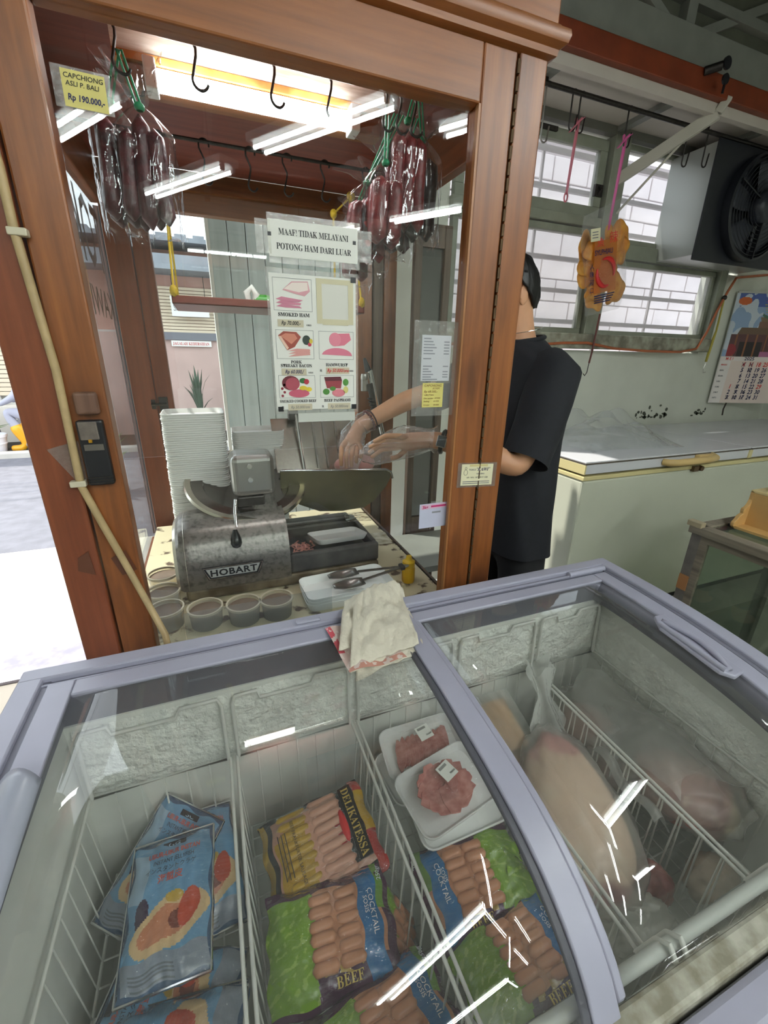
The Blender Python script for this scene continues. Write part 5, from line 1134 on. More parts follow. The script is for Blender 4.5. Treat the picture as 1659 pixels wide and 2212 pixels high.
ppack('purple sausage pack at the front of the second basket',(.135,.275,.53),(R(-8),R(3),R(8)),8,False)
ppack('purple sausage pack standing on edge beside the wire',(.185,.40,.475),(R(10),R(62),R(-20)),12,False,.16,.14)
ppack('sausage pack with blue strip on its left below the meat trays',(.36,.405,.525),(R(4),R(-4),R(-4)),9,True)
ppack('sausage pack with blue strip on its right nearest the front',(.365,.275,.535),(R(-10),R(-3),R(2)),10,False)
ppack('green sausage pack standing behind the packs by the lid rail',(.45,.35,.48),(R(15),R(55),R(-10)),11,False,.16,.14)
# --- trays of sliced meat
MEAT = plain('sliced_pork','#cf958a',.32,c2='#b06a62',vscale=55); MEAT2 = plain('cooked_edge','#8a6a52',.5,var=.3,vscale=30)
def meattray(label,loc,rot,seed,L_,W_,slices,round_):
    t = thing('meat_tray',label,'meat tray',loc,0,'wrapped trays of sliced meat',world=False); t.rotation_euler = rot; rr = random.Random(seed)
    foam_mesh(L_,W_,.02).build('foam_base', FOAM, t, smooth=30)
    for i in range(slices):
        if round_: tt = i*.46; a = tt; cx,cy = .032*math.cos(tt)-.008,.026*math.sin(tt)-.004; rx,ry = rr.uniform(.026,.034),rr.uniform(.02,.027)
        else: cx,cy,a = -.055+.011*i,rr.uniform(-.005,.005)-.004,R(82); rx,ry = .036,.012
        n = 16; ring = []
        for q in range(n):
            an = 2*PI*q/n; k_ = 1+.12*math.sin(an*3+i)+.06*math.sin(an*7+i*2); x,y = rx*math.cos(an)*k_,ry*math.sin(an)*k_; ring.append((cx+x*math.cos(a)-y*math.sin(a), cy+x*math.sin(a)+y*math.cos(a)))
        z = .012+(i*.0013 if round_ else 0); tl_ = .004
        MB().prism(ring, lambda p,q_: (p,q_,z+(p-cx)*(.42 if not round_ else .3*math.cos(a))+(q_-cy)*(0 if not round_ else .3*math.sin(a))+.0015*math.sin(p*90+i)), lambda p,q_: (p,q_,z+.004+(p-cx)*(.42 if not round_ else .3*math.cos(a))+(q_-cy)*(0 if not round_ else .3*math.sin(a))+.0015*math.sin(p*90+i))).build('meat_slice', MEAT, t, smooth=50, bevel=.001)
    MB().grid(lambda u,v: ((u-.5)*L_,(v-.5)*W_,.021+.012*math.sin(PI*u)*math.sin(PI*v)+.0012*math.sin(u*40+v*21)),30,24).build('wrap', FILM2, t, smooth=80)
    PLb = Pl((.012,.018,.036),(math.cos(.2),math.sin(.2),0),(-math.sin(.2),math.cos(.2),0))
    plb = PLb.slab(MB(),-.017,.017,-.018,.018,0,.001).build('price_label', PAPER, t)
    for q in range(9): PLb.slab(MB(),-.012+q*.0024,-.0108+q*.0024,.008,.014,.001,.0013).build('barcode_bar', INK, plb)
    PLb.text('price','70000' if round_ else '35000',.0,-.011,.006,INK,plb,d=.0016)
    return t
meattray('rear foam tray of thin sliced pork under wrap',(.375,.665,.565),(R(6),R(-6),R(-6)),3,.19,.13,11,False)
meattray('nearer foam tray with rounder slices of pork and larger price',(.372,.545,.58),(R(6),R(-4),R(9)),5,.195,.14,14,True)
o = foam_mesh(.195,.14,.02).build('foam_tray', FOAM, smooth=30); o.location=(.385,.53,.55); o.rotation_euler=(R(6),R(-4),R(-2)); tag(o,'foam tray edge showing under the nearer meat tray','foam tray')
o = foam_mesh(.19,.13,.02).build('foam_tray', FOAM, smooth=30); o.location=(.36,.645,.535); o.rotation_euler=(R(6),R(-4),R(8)); tag(o,'foam tray edge showing under the rear meat tray','foam tray')
# --- clear divider sheet
tag(MB().box(.10,.215,.66,.663,.50,.655).build('divider_sheet', ACRYL),'clear divider sheet standing behind the black sausage pack','divider')
# --- bagged hams
def crump(c, r3, seed, amp, fr, nu=56, nv=36, taper=0, rot=None):
    m = MB()
    def g(u,v):
        a = 2*PI*u; th = PI*v; d = Vector((math.cos(a)*math.sin(th), math.sin(a)*math.sin(th), -math.cos(th)))
        n = 1+amp*mnoise.noise(d*fr+Vector((seed*7,0,0)))+amp*.5*mnoise.noise(d*fr*2.7+Vector((0,seed*3,0))); p = Vector((d.x*r3[0],d.y*r3[1],d.z*r3[2]))*n
        if taper: p.x *= 1-taper*d.y; p.z *= 1-taper*.5*d.y
        if rot: p.rotate(rot)
        return (c[0]+p.x,c[1]+p.y,c[2]+p.z)
    return m.grid(g,nu,nv,True)
def hamcol(u,v):
    th = PI*v; d2 = np.cos(2*PI*u)*np.sin(th); dy = np.sin(2*PI*u)*np.sin(th); dz = -np.cos(th); n = nz(u*2,v,4,3)
    return layers(u,v,'#d9b79e',((dy>.55+.2*(n-.5)),'#c07f78'),((dy>.8),'#b06a68'),((dz<.1)&(dy<-.2),'#9a5a5c'),((dy<-.86),'#a86868'),((n>.72)&(dy<.5)&(dz>.1),'#dfc4ab'))
hm = thing('bagged_ham','big pale ham with pink ends in a frosty tied plastic bag','bagged meat',(.645,.43,.5)); rt = Euler((R(8),0,R(-24)))
def hampos(c,r3,taper,rot,amp,seed):
    def f(u,v):
        out = []
        for a,b in zip(u,v):
            an = 2*PI*a; th = PI*b; d = Vector((math.cos(an)*math.sin(th), math.sin(an)*math.sin(th), -math.cos(th))); n = 1+amp*mnoise.noise(d*2.2+Vector((seed,0,0))); p = Vector((d.x*r3[0],d.y*r3[1],d.z*r3[2]))*n; p.x *= 1-taper*d.y; p.rotate(rot); out.append((c[0]+p.x,c[1]+p.y,c[2]+p.z))
        o = np.array(out); return o[:,0],o[:,1],o[:,2]
    return f
printed('ham', hampos((.618,.44,.55),(.098,.165,.055),.3,rt,.08,2), hamcol, 72, 48, PRINT, hm)
crump((.62,.445,.55),(.113,.19,.066),1,.10,3.0,taper=.3,rot=rt).build('bag', FROSTB, hm, smooth=80)
def neck(u,v): a=2*PI*u; r_=(.05-.032*min(1,v*2.2)+.03*max(0,v-.6)*2)*(1+.18*math.sin(a*7+v*4)); return (.70+.045*v+r_*math.cos(a),.60+.11*v+r_*math.sin(a)*.7,.57+.10*v+r_*.4*math.sin(a*3))
MB().grid(neck,44,18,True).build('bag_neck', filmmat('gathered_poly',(.96,.96,.95),1.4,rough=.25,haze=.5,hazec=(.93,.94,.9),bump=.8,bscale=30,stretch=(3,3,.6)), hm, smooth=80)
MB().grid(lambda u,v: (.73-.02*u+.07*v, .50-.17*u, .60+.012*math.sin(u*9)+.02*math.sin(v*5)-.05*v),16,10).build('bag_fold', FROSTB, hm, smooth=80)
h2 = thing('bagged_meat','reddish joint of meat in a clear frosty bag at the right','bagged meat',(.9,.39,.5))
def redcol(u,v):
    n = nz(u*2,v*2,4,8); dy = np.sin(2*PI*u)*np.sin(PI*v); line = np.abs(nz(u,v,3,4)-.52)<.02
    return layers(u,v,'#a5716a',((n>.62),'#b98a7e'),((n<.32),'#8f5856'),(line,'#cfae98'),((dy<-.8),'#d4bf9a'))
printed('meat', hampos((.885,.385,.545),(.085,.105,.055),.1,Euler((0,0,R(25))),.14,5), redcol, 60, 40, PRINT, h2)
crump((.885,.40,.555),(.098,.135,.07),4,.12,3.2,rot=Euler((0,0,R(20)))).build('bag', FROSTB, h2, smooth=80)
h3 = thing('bagged_meat','cloudy bag of meat behind the reddish joint','bagged meat',(.86,.6,.5))
crump((.855,.595,.54),(.09,.12,.085),9,.16,3.4).build('bag', FROSTB, h3, smooth=80); crump((.84,.6,.515),(.065,.09,.05),3,.1,2).build('meat', plain('pale_meat','#b98f84',.5,var=.2,vscale=14), h3, smooth=80)
h4 = thing('bagged_meat','crumpled cloudy bag between the hams by the basket wire','bagged meat',(.80,.49,.5))
crump((.815,.495,.52),(.06,.075,.06),12,.2,3.6).build('bag', FROSTB, h4, smooth=80); crump((.815,.495,.51),(.04,.05,.035),2,.1,2).build('meat', MATS['pale_meat'], h4, smooth=80)
h5 = thing('bagged_meat','empty upper part of cloudy bag draped to the right freezer wall','plastic bag',(.92,.52,.6))
MB().grid(lambda u,v: (.80+.17*u, .64-.30*v+.03*math.sin(u*5), .60+.05*math.sin(PI*u)*(1-.4*v)+.012*mnoise.noise(Vector((u*6,v*7,3)))+.01*math.sin(v*9+u*4)),28,28).build('bag_sheet', FROSTB, h5, smooth=80)
sk = thing('skin_pack','flat tan piece of pork skin in clear plastic at the back','food pack',(.585,.66,.5))
SKP = Pl((.545,.60,.54),(1,-.1,.1),(.05,1,.25)); SKP.slab(MB(),0,.09,0,.13,0,.014).build('pork_skin', plain('tan_skin','#c2996e',.5,var=.2,vscale=16), sk, bevel=.004)
MB().grid(lambda u,v: tuple(SKP(-.015+.125*u,-.015+.165*v,.018+.004*mnoise.noise(Vector((u*7,v*7,1))))),20,20).build('wrap', FROSTB, sk, smooth=80)
s2_ = thing('skin_pack','creased tan pack beside the pork skin, half behind the ham','food pack',(.60,.56,.5)); SK2 = Pl((.535,.52,.52),(1,.2,.15),(.1,1,.1)); SK2.slab(MB(),0,.075,0,.09,0,.012).build('pork_skin', MATS['tan_skin'], s2_, bevel=.004)
MB().grid(lambda u,v: tuple(SK2(-.012+.1*u,-.012+.115*v,.015+.005*mnoise.noise(Vector((u*7,v*7,4))))),18,18).build('wrap', FROSTB, s2_, smooth=80)
h6 = thing('bagged_meat','dark red chunk of meat under the front of the big ham','bagged meat',(.68,.30,.45)); crump((.69,.30,.475),(.055,.04,.04),7,.15,2.5).build('meat', plain('dark_red_meat','#8f544c',.5,var=.25,vscale=16), h6, smooth=80)
h7 = thing('plastic_bag','greyish frosty bag lying at the front under the big ham','plastic bag',(.60,.27,.45)); crump((.60,.265,.475),(.085,.055,.05),15,.2,3).build('bag', plain('cloudy_bag','#b4b4aa',.35,var=.1,vscale=12), h7, smooth=50)
h8 = thing('bagged_meat','pale tan chunk in the front of the rightmost basket','bagged meat',(.84,.26,.45)); crump((.835,.265,.465),(.06,.04,.04),21,.15,2.5).build('meat', plain('tan_meat','#a8927c',.5,var=.2,vscale=14), h8, smooth=80)
# --- cloth and wrapper on the freezer rim
CLOTH = plain('off_white_cloth','#ddd6c4',.85,var=.08,vscale=14,bump=.3,bscale=160)
def cloth(u,v):
    x = .225+.09*u+.035*(1-v)*(u-.1)+.05*(1-v); y = .862-.20*v*(1)-(.03*u*(1-v))*0; y = .86-.225*v+.02*u
    z = max(pz(y),.0)+.018+.010*math.sin(PI*u)+.012*mnoise.noise(Vector((u*4,v*5,2)))+.006*mnoise.noise(Vector((u*11,v*9,5)))+.008*math.sin(v*4+u*3)
    if v > .9: z -= (v-.9)*.12
    return (x-.06*v*(1-u)*.6+.03*v*u,y,z)
cl = thing('cloth','folded off-white cloth lying over the freezer back rim','cloth',(.27,.74,.89))
MB().grid(cloth,40,44).build('upper_fold', CLOTH, cl, smooth=80, solid=.003)
MB().grid(lambda u,v: (lambda p: (p[0]+.008,p[1]-.012*v,p[2]-.013))(cloth(u,v)),30,30).build('lower_fold', CLOTH, cl, smooth=80, solid=.003)
MB().grid(lambda u,v: (lambda p: (p[0]-.028+.02*u,p[1]-.004,p[2]-.006))(cloth(u*.5,v*.75)),20,24).build('side_fold', CLOTH, cl, smooth=80, solid=.003)
wrp = thing('plastic_wrapper','pinkish plastic wrapper under the folded cloth','wrapper',(.2,.7,.885))
def wcol(u,v): return layers(u,v,'#cdb5ad',((u<.12)&(v<.6),'#c2525c'),((v>.9),'#c48f80'),((nz(u,v,6,2)>.66),'#d9c9c2'))
printed('sheet', lambda u,v: (.175+.09*u+.03*v*u+.012*v, .775-.145*v, np.interp(.775-.145*v,PYS,PZS)+.007+.003*np.sin(u*9+v*6)), wcol, 40, 40, PRINTG, wrp)
# ================================================================ right side: white chest freezer, window wall, calendar, fan, showcase
WFZ = plain('off_white_enamel','#c9ccba',.35,var=.05,vscale=3); CRT = plain('yellowed_plastic','#d8cc96',.4); LIDW = plain('white_lid','#d7d8dc',.22,var=.04,vscale=4)
cf = thing('chest_freezer','large off-white chest freezer with yellowed trim below the windows','freezer',(2.8,1.95,0))
CX0,CX1,CY0,CY1 = 1.66,4.5,1.52,2.33
MB().box(CX0,CX1,CY0,CY1,.06,.88).build('cabinet', WFZ, cf, bevel=.012); MB().box(CX0+.03,CX1-.03,CY0+.04,CY1,0,.06).build('plinth', BLACK, cf)
MB().box(CX0-.004,CX1,CY0-.004,CY1,.88,.902).build('rim_trim', CRT, cf, bevel=.004)
for a,b in ((CX0-.002,2.93),(2.94,CX1)):
    MB().box(a,b,CY0-.002,CY1,.912,.965).build('lid', LIDW, cf, bevel=.004); MB().box(a-.002,b+.002,CY0-.005,CY1,.962,.968).build('lid_seam', plain('dark_seam','#4f473c',.7), cf); MB().box(a,b,CY0-.001,CY1,.967,.976).build('lid_top', LIDW, cf, bevel=.003)
MB().box(CX0-.004,CX0+.004,CY0-.004,CY1,.912,.96).build('lid_edge', CRT, cf, bevel=.002); MB().box(2.915,2.945,CY0-.008,CY0,.912,.96).build('lid_joint', CRT, cf, bevel=.002)
# long cream handle and lock
MB().tube([(2.2,CY0-.002,.94),(2.21,CY0-.03,.94),(2.25,CY0-.045,.94),(2.5,CY0-.045,.94),(2.56,CY0-.04,.945),(2.58,CY0-.002,.95)],[.018,.019,.019,.019,.02,.02],12).build('handle', plain('cream_handle','#d3b57a',.4), cf, smooth=60)
MB().box(2.44,2.56,CY0-.03,CY0,.925,.965).build('handle_mount', MATS['cream_handle'], cf, bevel=.008, seg=3)
MB().lathe([(0,.02),(.014,.02),(.016,.0)],(2.5,CY0-.006,.885),14,Matrix.Rotation(PI/2,4,'X')).box(2.44,2.48,CY0-.02,CY0,.87,.9).build('lock', plain('dark_brass','#5a4630',.4,.6), cf, smooth=40)
# crumpled clear bag on it
t = thing('plastic_bag','crumpled clear plastic bag lying on the white chest freezer','plastic bag',(2.25,1.9,.976))
def pb(u,v): return (1.86+.62*u+.03*math.sin(v*7), 1.72+.42*v+.03*math.sin(u*5), .978+max(0,.17*math.sin(PI*u)**.7*math.sin(PI*v)**.8*(1+.6*mnoise.noise(Vector((u*5,v*5,8))))))
MB().grid(pb,46,40).build('bag_top', filmmat('thin_bag',(.96,.97,.96),1.45,rough=.08,haze=.18,bump=1.0,bscale=18,gain=1.2), t, smooth=50)
MB().grid(lambda u,v: (lambda p: (p[0]+.05*u,p[1]-.05,.977+(p[2]-.977)*.55))(pb(u,v)),34,30).build('bag_under', MATS['thin_bag'], t, smooth=50)
# mould stains on wall foot
st = MB(); 
for i in range(46):
    x = 3.0+random.choice([.12,.3,.75])+random.gauss(0,.05); z = 1.02+abs(random.gauss(0,.03)); Pl((0,2.3995,0),(1,0,0),(0,0,1)).poly(st,ellp(x,z,random.uniform(.004,.02),random.uniform(.004,.016),8),0,.0008)
o = st.build('mould_stain', plain('mould','#55584c',.9)); o['kind']='stuff'; o['label']='dark mould specks on the wall above the chest freezer'; o['category']='stain'
# calendar hung across the corner
cu_ = Vector((.95,-.31,0)).normalized(); CP = Pl((3.80,2.375,1.125),cu_,(0,0,1)); cal = thing('calendar','wall calendar for May 2025 with a red temple gate picture','calendar',(3.95,2.25,1.125))
Wc,Hc = .60,.815
def ccol(u,v):
    pv = (v-.44)/.56; pic = v>.44; n = nz(u*1.5,v*2,3,6)
    roof1 = (pv>.36)&(pv<.47)&(u>.14+.35*(pv-.36)); roof2 = (pv>.56)&(pv<.63)&(u>.42-.3*(pv-.56)); mid = (pv>=.47)&(pv<.56)&(u>.40); body = (pv<=.36)&(u>.06)
    cols = body&(((u*7.3)%1)<.16)&(u<.75); dark = body&(pv<.24)&(u>.2)&(u<.52); red = body&(u<.18)&(pv<.2)&(((u-.1)/.08)**2+((pv-.1)/.1)**2<1); pinkf = body&(pv<.08)&(u>.52); banner = body&(pv>.18)&(pv<.24)&(u>.6)
    drag = (np.abs(pv-(.66+.03*np.sin(u*22)))<.022)&(u>.42)&(u<.85)|(ell(u,pv,.68,.74,.03,.06)); suna = ell(u,pv,.13,.87,.09,.06)
    return layers(u,v,'#e4d3cb',((v<=.44)&(u<.16),'#e9e2df'),((v<=.44)&(v>.4),'#e6dcd8'),(pic,'#8fa6c6'),(pic&(n>.52),'#c3ccd6'),(pic&(pv>.78)&(n<.6),'#4c62a4'),(body&pic,'#5a3a3c'),(dark&pic,'#2c2426'),(cols&pic,'#8a5a3c'),(roof1&pic,'#6b5442'),(mid&pic,'#7a5a4a'),(roof2&pic,'#7d6850'),(red&pic,'#8f2f36'),(pinkf&pic,'#a8688c'),(banner&pic,'#8d3450'),(drag&pic,'#4a6a56'),(suna&pic,'#c8622c'))
printed('sheet', lambda u,v: tuple(np.array([CP.o[i]+CP.U[i]*u*Wc+CP.V[i]*v*Hc+CP.N[i]*(.001+.004*np.sin(v*3)) for i in range(3)])), ccol, 120, 150, PRINT, cal)
CP.slab(MB(),0,Wc,0,Hc,-.004,-.002).build('backing', PAPER, cal); CP.slab(MB(),0,Wc,Hc-.006,Hc+.006,-.005,.007).build('top_bar', plain('calendar_bar','#b8b8b4',.3,.6), cal)
CR = plain('calendar_red','#d0463e',.6); CBk = plain('calendar_navy','#23244c',.6); fnc = lambda a,b: .004*math.sin(b/Hc*3)+.002
CP.text('month','M E I',.045,.332,.030,CR,cal,d=0,fn=fnc,bold=.02); CP.text('year','2025',.20,.332,.034,CBk,cal,d=0,fn=fnc,bold=.02,sx=1.25)
days = [('',4,11,18,25),('',5,12,19,26),('',6,13,20,27),('',7,14,21,28),(1,8,15,22,29),(2,9,16,23,30),(3,10,17,24,31)]
dn = ['MINGGU','SENIN','SELASA','RABU','KAMIS','JUMAT','SABTU']
for i,row in enumerate(days):
    v = .285-.0425*i
    CP.text('weekday',dn[i],.02,v+.006,.0155,CR if i==0 else GRY,cal,d=0,fn=fnc,bold=.03,sx=.8)
    for j,dv in enumerate(row):
        if dv == '': continue
        CP.text('date',str(dv),.145+.062*j,v,.046,CR if (i==0 or dv in (1,29)) else CBk,cal,d=0,fn=fnc,align='CENTER',bold=.03,sx=.9,shear=.15)
for (dv,i,j) in [(4,0,1),(11,0,2),(12,1,2),(8,4,1),(9,5,1),(16,5,2),(10,6,1),(17,6,2),(3,6,0)]:
    u,v = .145+.062*j,.285-.0425*i+.014; MB().tube([CP(u-.016,v-.014,.008),CP(u+.016,v+.016,.008)],.0013,5).tube([CP(u+.014,v-.014,.008),CP(u-.014,v+.016,.008)],.0013,5).build('pen_cross', CBk, cal)
CP.slab(MB(),.25,.5,.75,.775,.006,.007).build('heading_bar', plain('heading_pink','#c8586c',.6), cal)
for q in range(4): CP.slab(MB(),.24+.01*q,.55,.73-.018*q,.736-.018*q,.006,.007).build('print_line', plain('print_yellow','#b8b06a',.6), cal)
MB().tube([CP(.16,-.0,.0),CP(.15,-.05,0),CP(.155,-.10,0)],.006,6).build('hanging_wire', plain('wire_dark','#3a332e',.6), cal)
# exhaust fan box
fn_ = thing('exhaust_fan','black square exhaust fan with round wire guard beside the window','fan',(3.2,2.1,1.95))
MB().box(2.86,3.76,2.11,2.40,2.06,2.63).build('box_casing', plain('silver_casing','#a9aba6',.35,.4), fn_, bevel=.004)
FB = plain('fan_black','#1b1d24',.4); fx,fzc,fr_ = 3.28,2.335,.27
m = MB(); m.prism([(2.845,2.03),(3.775,2.03),(3.775,2.638),(2.845,2.638)], lambda a,b: (a,2.10,b), lambda a,b: (a,2.11,b)); m.build('face_plate', FB, fn_, bevel=.004)
MY = Matrix.Rotation(PI/2,4,'X')
MB().lathe([(.285,0),(.285,.05),(.27,.055),(.265,.0)],(fx,2.10,fzc),48,MY).build('shroud', FB, fn_, smooth=40)
for q in range(9):
    r_ = .07+.022*q+.01; MB().tube([(fx+r_*math.cos(a),2.045-.02*(1-(r_/.29)**2),fzc+r_*math.sin(a)) for a in [2*PI*i/40 for i in range(40)]],.0022,5,True).build('guard_ring', FB, fn_)
for q in range(3): a = R(35+120*q); MB().bar((fx+.06*math.cos(a),2.03,fzc+.06*math.sin(a)),(fx+.275*math.cos(a),2.05,fzc+.275*math.sin(a)),.03,.008).build('guard_arm', FB, fn_)
MB().lathe([(0,.07),(.06,.068),(.085,.05),(.09,0)],(fx,2.06,fzc),28,MY).build('hub', plain('fan_hub','#2a2d36',.35), fn_, smooth=50); MB().lathe([(0,.0),(.03,.0),(.032,-.004)],(fx,1.987,fzc),20,MY).build('badge', CREAM, fn_)
MB().box(fx-.006,fx+.006,1.984,1.988,fzc-.016,fzc+.016).box(fx-.012,fx+.006,1.984,1.988,fzc+.006,fzc+.016).build('badge_mark', INK, fn_)
for q in range(5):
    a0 = 2*PI*q/5; MB().grid(lambda u,v: (fx+(.07+.17*u)*math.cos(a0+v*.9-.2*u),2.085-.02*v,fzc+(.07+.17*u)*math.sin(a0+v*.9-.2*u)),8,8).build('blade', plain('fan_blade','#3a3d46',.4), fn_, smooth=80, solid=.003)
# rod with hooks, ribbons and the snack bag
rd = thing('hanging_rod','dark iron rod under the board shelf','rod',(2.4,2.12,2.65)); MB().tube([(1.55,2.12,2.655),(4.2,2.12,2.655)],.011,10).build('rod', DSTEEL, rd, smooth=60)
for x in (1.62,2.75,3.7): MB().box(x-.008,x+.008,2.112,2.128,2.652,2.70).build('bracket', DSTEEL, rd)
def wirehook(x,label,l=.12,bright=False):
    p = [(x+.012*math.cos(a),2.12,2.652+.013*math.sin(a)) for a in [R(-30+210*i/8) for i in range(9)]]+[(x-.012,2.12,2.6),(x-.012,2.12,2.652-l)]+[(x+.006+.018*math.cos(a),2.12,2.652-l+.018*math.sin(a)) for a in [R(190+150*i/6) for i in range(7)]]+[(x+.03,2.12,2.652-l+.05)]
    return tag(MB().tube(p,.004,6).build('wire_hook', DSTEEL if not bright else STEEL, smooth=60),label,'hook','hooks on the iron rod')
for x,l,n in [(1.80,.13,'iron hook nearest the kiosk holding the short pink ribbon'),(1.85,.13,'second iron hook holding the short pink ribbon'),(2.17,.14,'iron hook holding the long pink ribbon'),(2.78,.14,'empty thin hook right of the white bracket'),(2.62,.16,'thin empty hook just behind the white bracket'),(1.64,.2,'bright wire hook beside the kiosk cornice')]: wirehook(x,n,l,x<1.7)
PNK = plain('pink_ribbon','#d5609c',.5); PNK2 = plain('faded_pink_ribbon','#c9717f',.5)
def ribbon(x,z0,z1,m_,label,loop):
    t = thing('ribbon',label,'ribbon',(x,2.12,z1)); w_ = .008
    MB().bar((x,2.12,z0),(x-.01,2.12,z1),.014,.003).bar((x+.008,2.12,z0),(x-.008,2.12,z1),.010,.003).build('strands', m_, t)
    MB().tube([(x-.012,2.12,z0-.012),(x+.012,2.11,z0+.012),(x+.01,2.13,z0-.01),(x-.012,2.12,z0+.01)],.007,8,True).build('knot', m_, t, smooth=80)
    MB().bar((x,2.115,z0),(x-.05,2.11,z0-.05),.014,.003).bar((x,2.115,z0),(x+.03,2.11,z0+.02),.014,.003).build('tails', m_, t)
    if loop: MB().tube([(x-.01+.010*math.cos(a),2.12,z1-.012+.02*math.sin(a)) for a in [2*PI*i/12 for i in range(12)]],.004,6,True).build('loop', m_, t)
ribbon(1.84,2.545,2.245,PNK2,'short faded pink ribbon with a loop at its end',True); ribbon(2.165,2.53,2.12,PNK,'long bright pink ribbon carrying the snack bag',False)
sn = thing('snack_bag','clear bag of orange chips with red Chinese lettering and SYLPHIAU','snack bag',(2.15,2.12,1.7))
SN = Pl((2.16,2.12,1.97),(1,0,.22),(-.22,0,1)); CHIP = plain('orange_chip','#d59a3c',.5,c2='#c27a2a',vscale=20,bump=.3,bscale=40)
for i in range(16):
    u,v = random.uniform(-.1,.09),random.uniform(-.2,.1); p = SN(u,v,random.uniform(-.02,.02)); s_ = random.uniform(.04,.07)
    if i == 0: u,v = .12,.1; p = SN(u,v,0); s_ = .075
    if i == 1: u,v = .10,-.16; p = SN(u,v,0); s_ = .07
    if i == 2: u,v = .13,.03; p = SN(u,v,0); s_ = .06
    a = random.uniform(0,6)
    MB().grid(lambda q,w_: (lambda aa,rr_: (p.x+rr_*math.cos(aa+a),p.y+.012*math.sin(aa*2+i)*w_+.01*w_,p.z+rr_*math.sin(aa+a)*1.1))(2*PI*q,s_*w_*(1+.09*math.sin(2*PI*q*5+i)+.14*math.sin(2*PI*q*3+i)+.1*math.sin(2*PI*q*2+2*i))),30,6,True).build('chip', CHIP, sn, smooth=80, solid=.008)
SNP = Pl(SN(0,0,.035),SN.U,SN.V); OR = plain('orange_print','#d98030',.5)
SNP.slab(MB(),-.1,.06,-.16,.1,-.004,-.002).build('printed_panel', filmmat('orange_tint_film',(.95,.68,.35),1.4,haze=.35,hazec=(.85,.45,.15)), sn)
SNP.text('lettering','魚',-.085,.075,.05,REDP,sn); SNP.text('lettering','辣',-.0,.085,.062,REDP,sn); SNP.text('lettering','SYLPHIAU',-.10,.032,.036,BLUEINK,sn,bold=.02,sx=.82)
m = MB(); m.tube([SNP(-.02+.062*math.cos(a),-.06+.07*math.sin(a),0) for a in [R(-20+130*i/14) for i in range(15)]],[.004+.010*math.sin(PI*i/14) for i in range(15)],6).tube([SNP(-.02+.062*math.cos(a),-.06+.07*math.sin(a),0) for a in [R(160+130*i/14) for i in range(15)]],[.004+.010*math.sin(PI*i/14) for i in range(15)],6); m.build('red_swoosh', REDP, sn)
for q,ch in enumerate('人味可口'): SNP.text('lettering',ch,-.135,-.03-.04*q,.032,BLUEINK,sn)
for q in range(4): SNP.slab(MB(),-.1,.05-.01*q,-.175-.012*q,-.169-.012*q,0,.001).build('print_line', BLUEINK, sn)
def snb(side):
    def f(u,v):
        w_ = .155+.0*v-.03*max(0,.2-v)*4; a = (u-.5)*2*w_; b = -.27+.50*v; th = .05*math.sin(PI*u)*math.sin(PI*min(1,v*1.35)) if v < .74 else 0.004*math.sin(PI*u)
        return tuple(SN(a+.02*math.sin(v*5)+(.03*(v-.74)/.26 if v > .74 else 0), b+(.07*u*(v-.7)/.3 if v > .7 else 0), side*(th+.002)+.008*mnoise.noise(Vector((u*6,v*6,side*2)))*math.sin(PI*u)))
    return f
for s_ in (-1,1): MB().grid(snb(s_),28,40).build('bag_film', filmmat('snack_film',(.97,.97,.97),1.45,rough=.06,haze=.07,bump=.8,bscale=22) if s_ < 0 else MATS['snack_film'], sn, smooth=70)
SN.slab(MB(),-.15,-.085,.10,.16,.055,.056).build('sticker', CREAM, sn)
for q in range(3): SN.slab(MB(),-.14,-.1,.115+.013*q,.119+.013*q,.056,.0566).build('print_line', GRY, sn)
# white wall bracket and stay
br = thing('shelf_bracket','white diagonal shelf bracket with thin stay rod','bracket',(2.45,2.2,2.4))
MB().bar((2.40,2.36,2.45),(2.62,1.98,2.66),.03,.06).bar((2.62,1.98,2.66),(2.64,1.955,2.72),.03,.04).build('arm', plain('bracket_white','#b9b5a8',.5), br, bevel=.004); MB().tube([(2.42,2.34,2.28),(2.58,2.06,2.62)],.007,8).build('stay', MATS['bracket_white'], br)
# camera bullet on the beam
kk = thing('wall_keys','dark round padlock and key hanging on the red beam','keys',(2.5,1.94,2.75)); MB().tube([(2.42,1.95,2.775),(2.47,1.90,2.785)],.018,12).build('stub', DSTEEL, kk, smooth=60); MB().lathe([(0,-.004),(.026,-.004),(.026,.004),(0,.004)],(2.5,1.9,2.80),16,MY).build('disc', BLACK, kk, smooth=40); MB().lathe([(0,-.004),(.022,-.004),(.022,.004),(0,.004)],(2.5,1.89,2.735),16,MY).box(2.495,2.505,1.887,1.893,2.68,2.72).build('key', BLACK, kk)
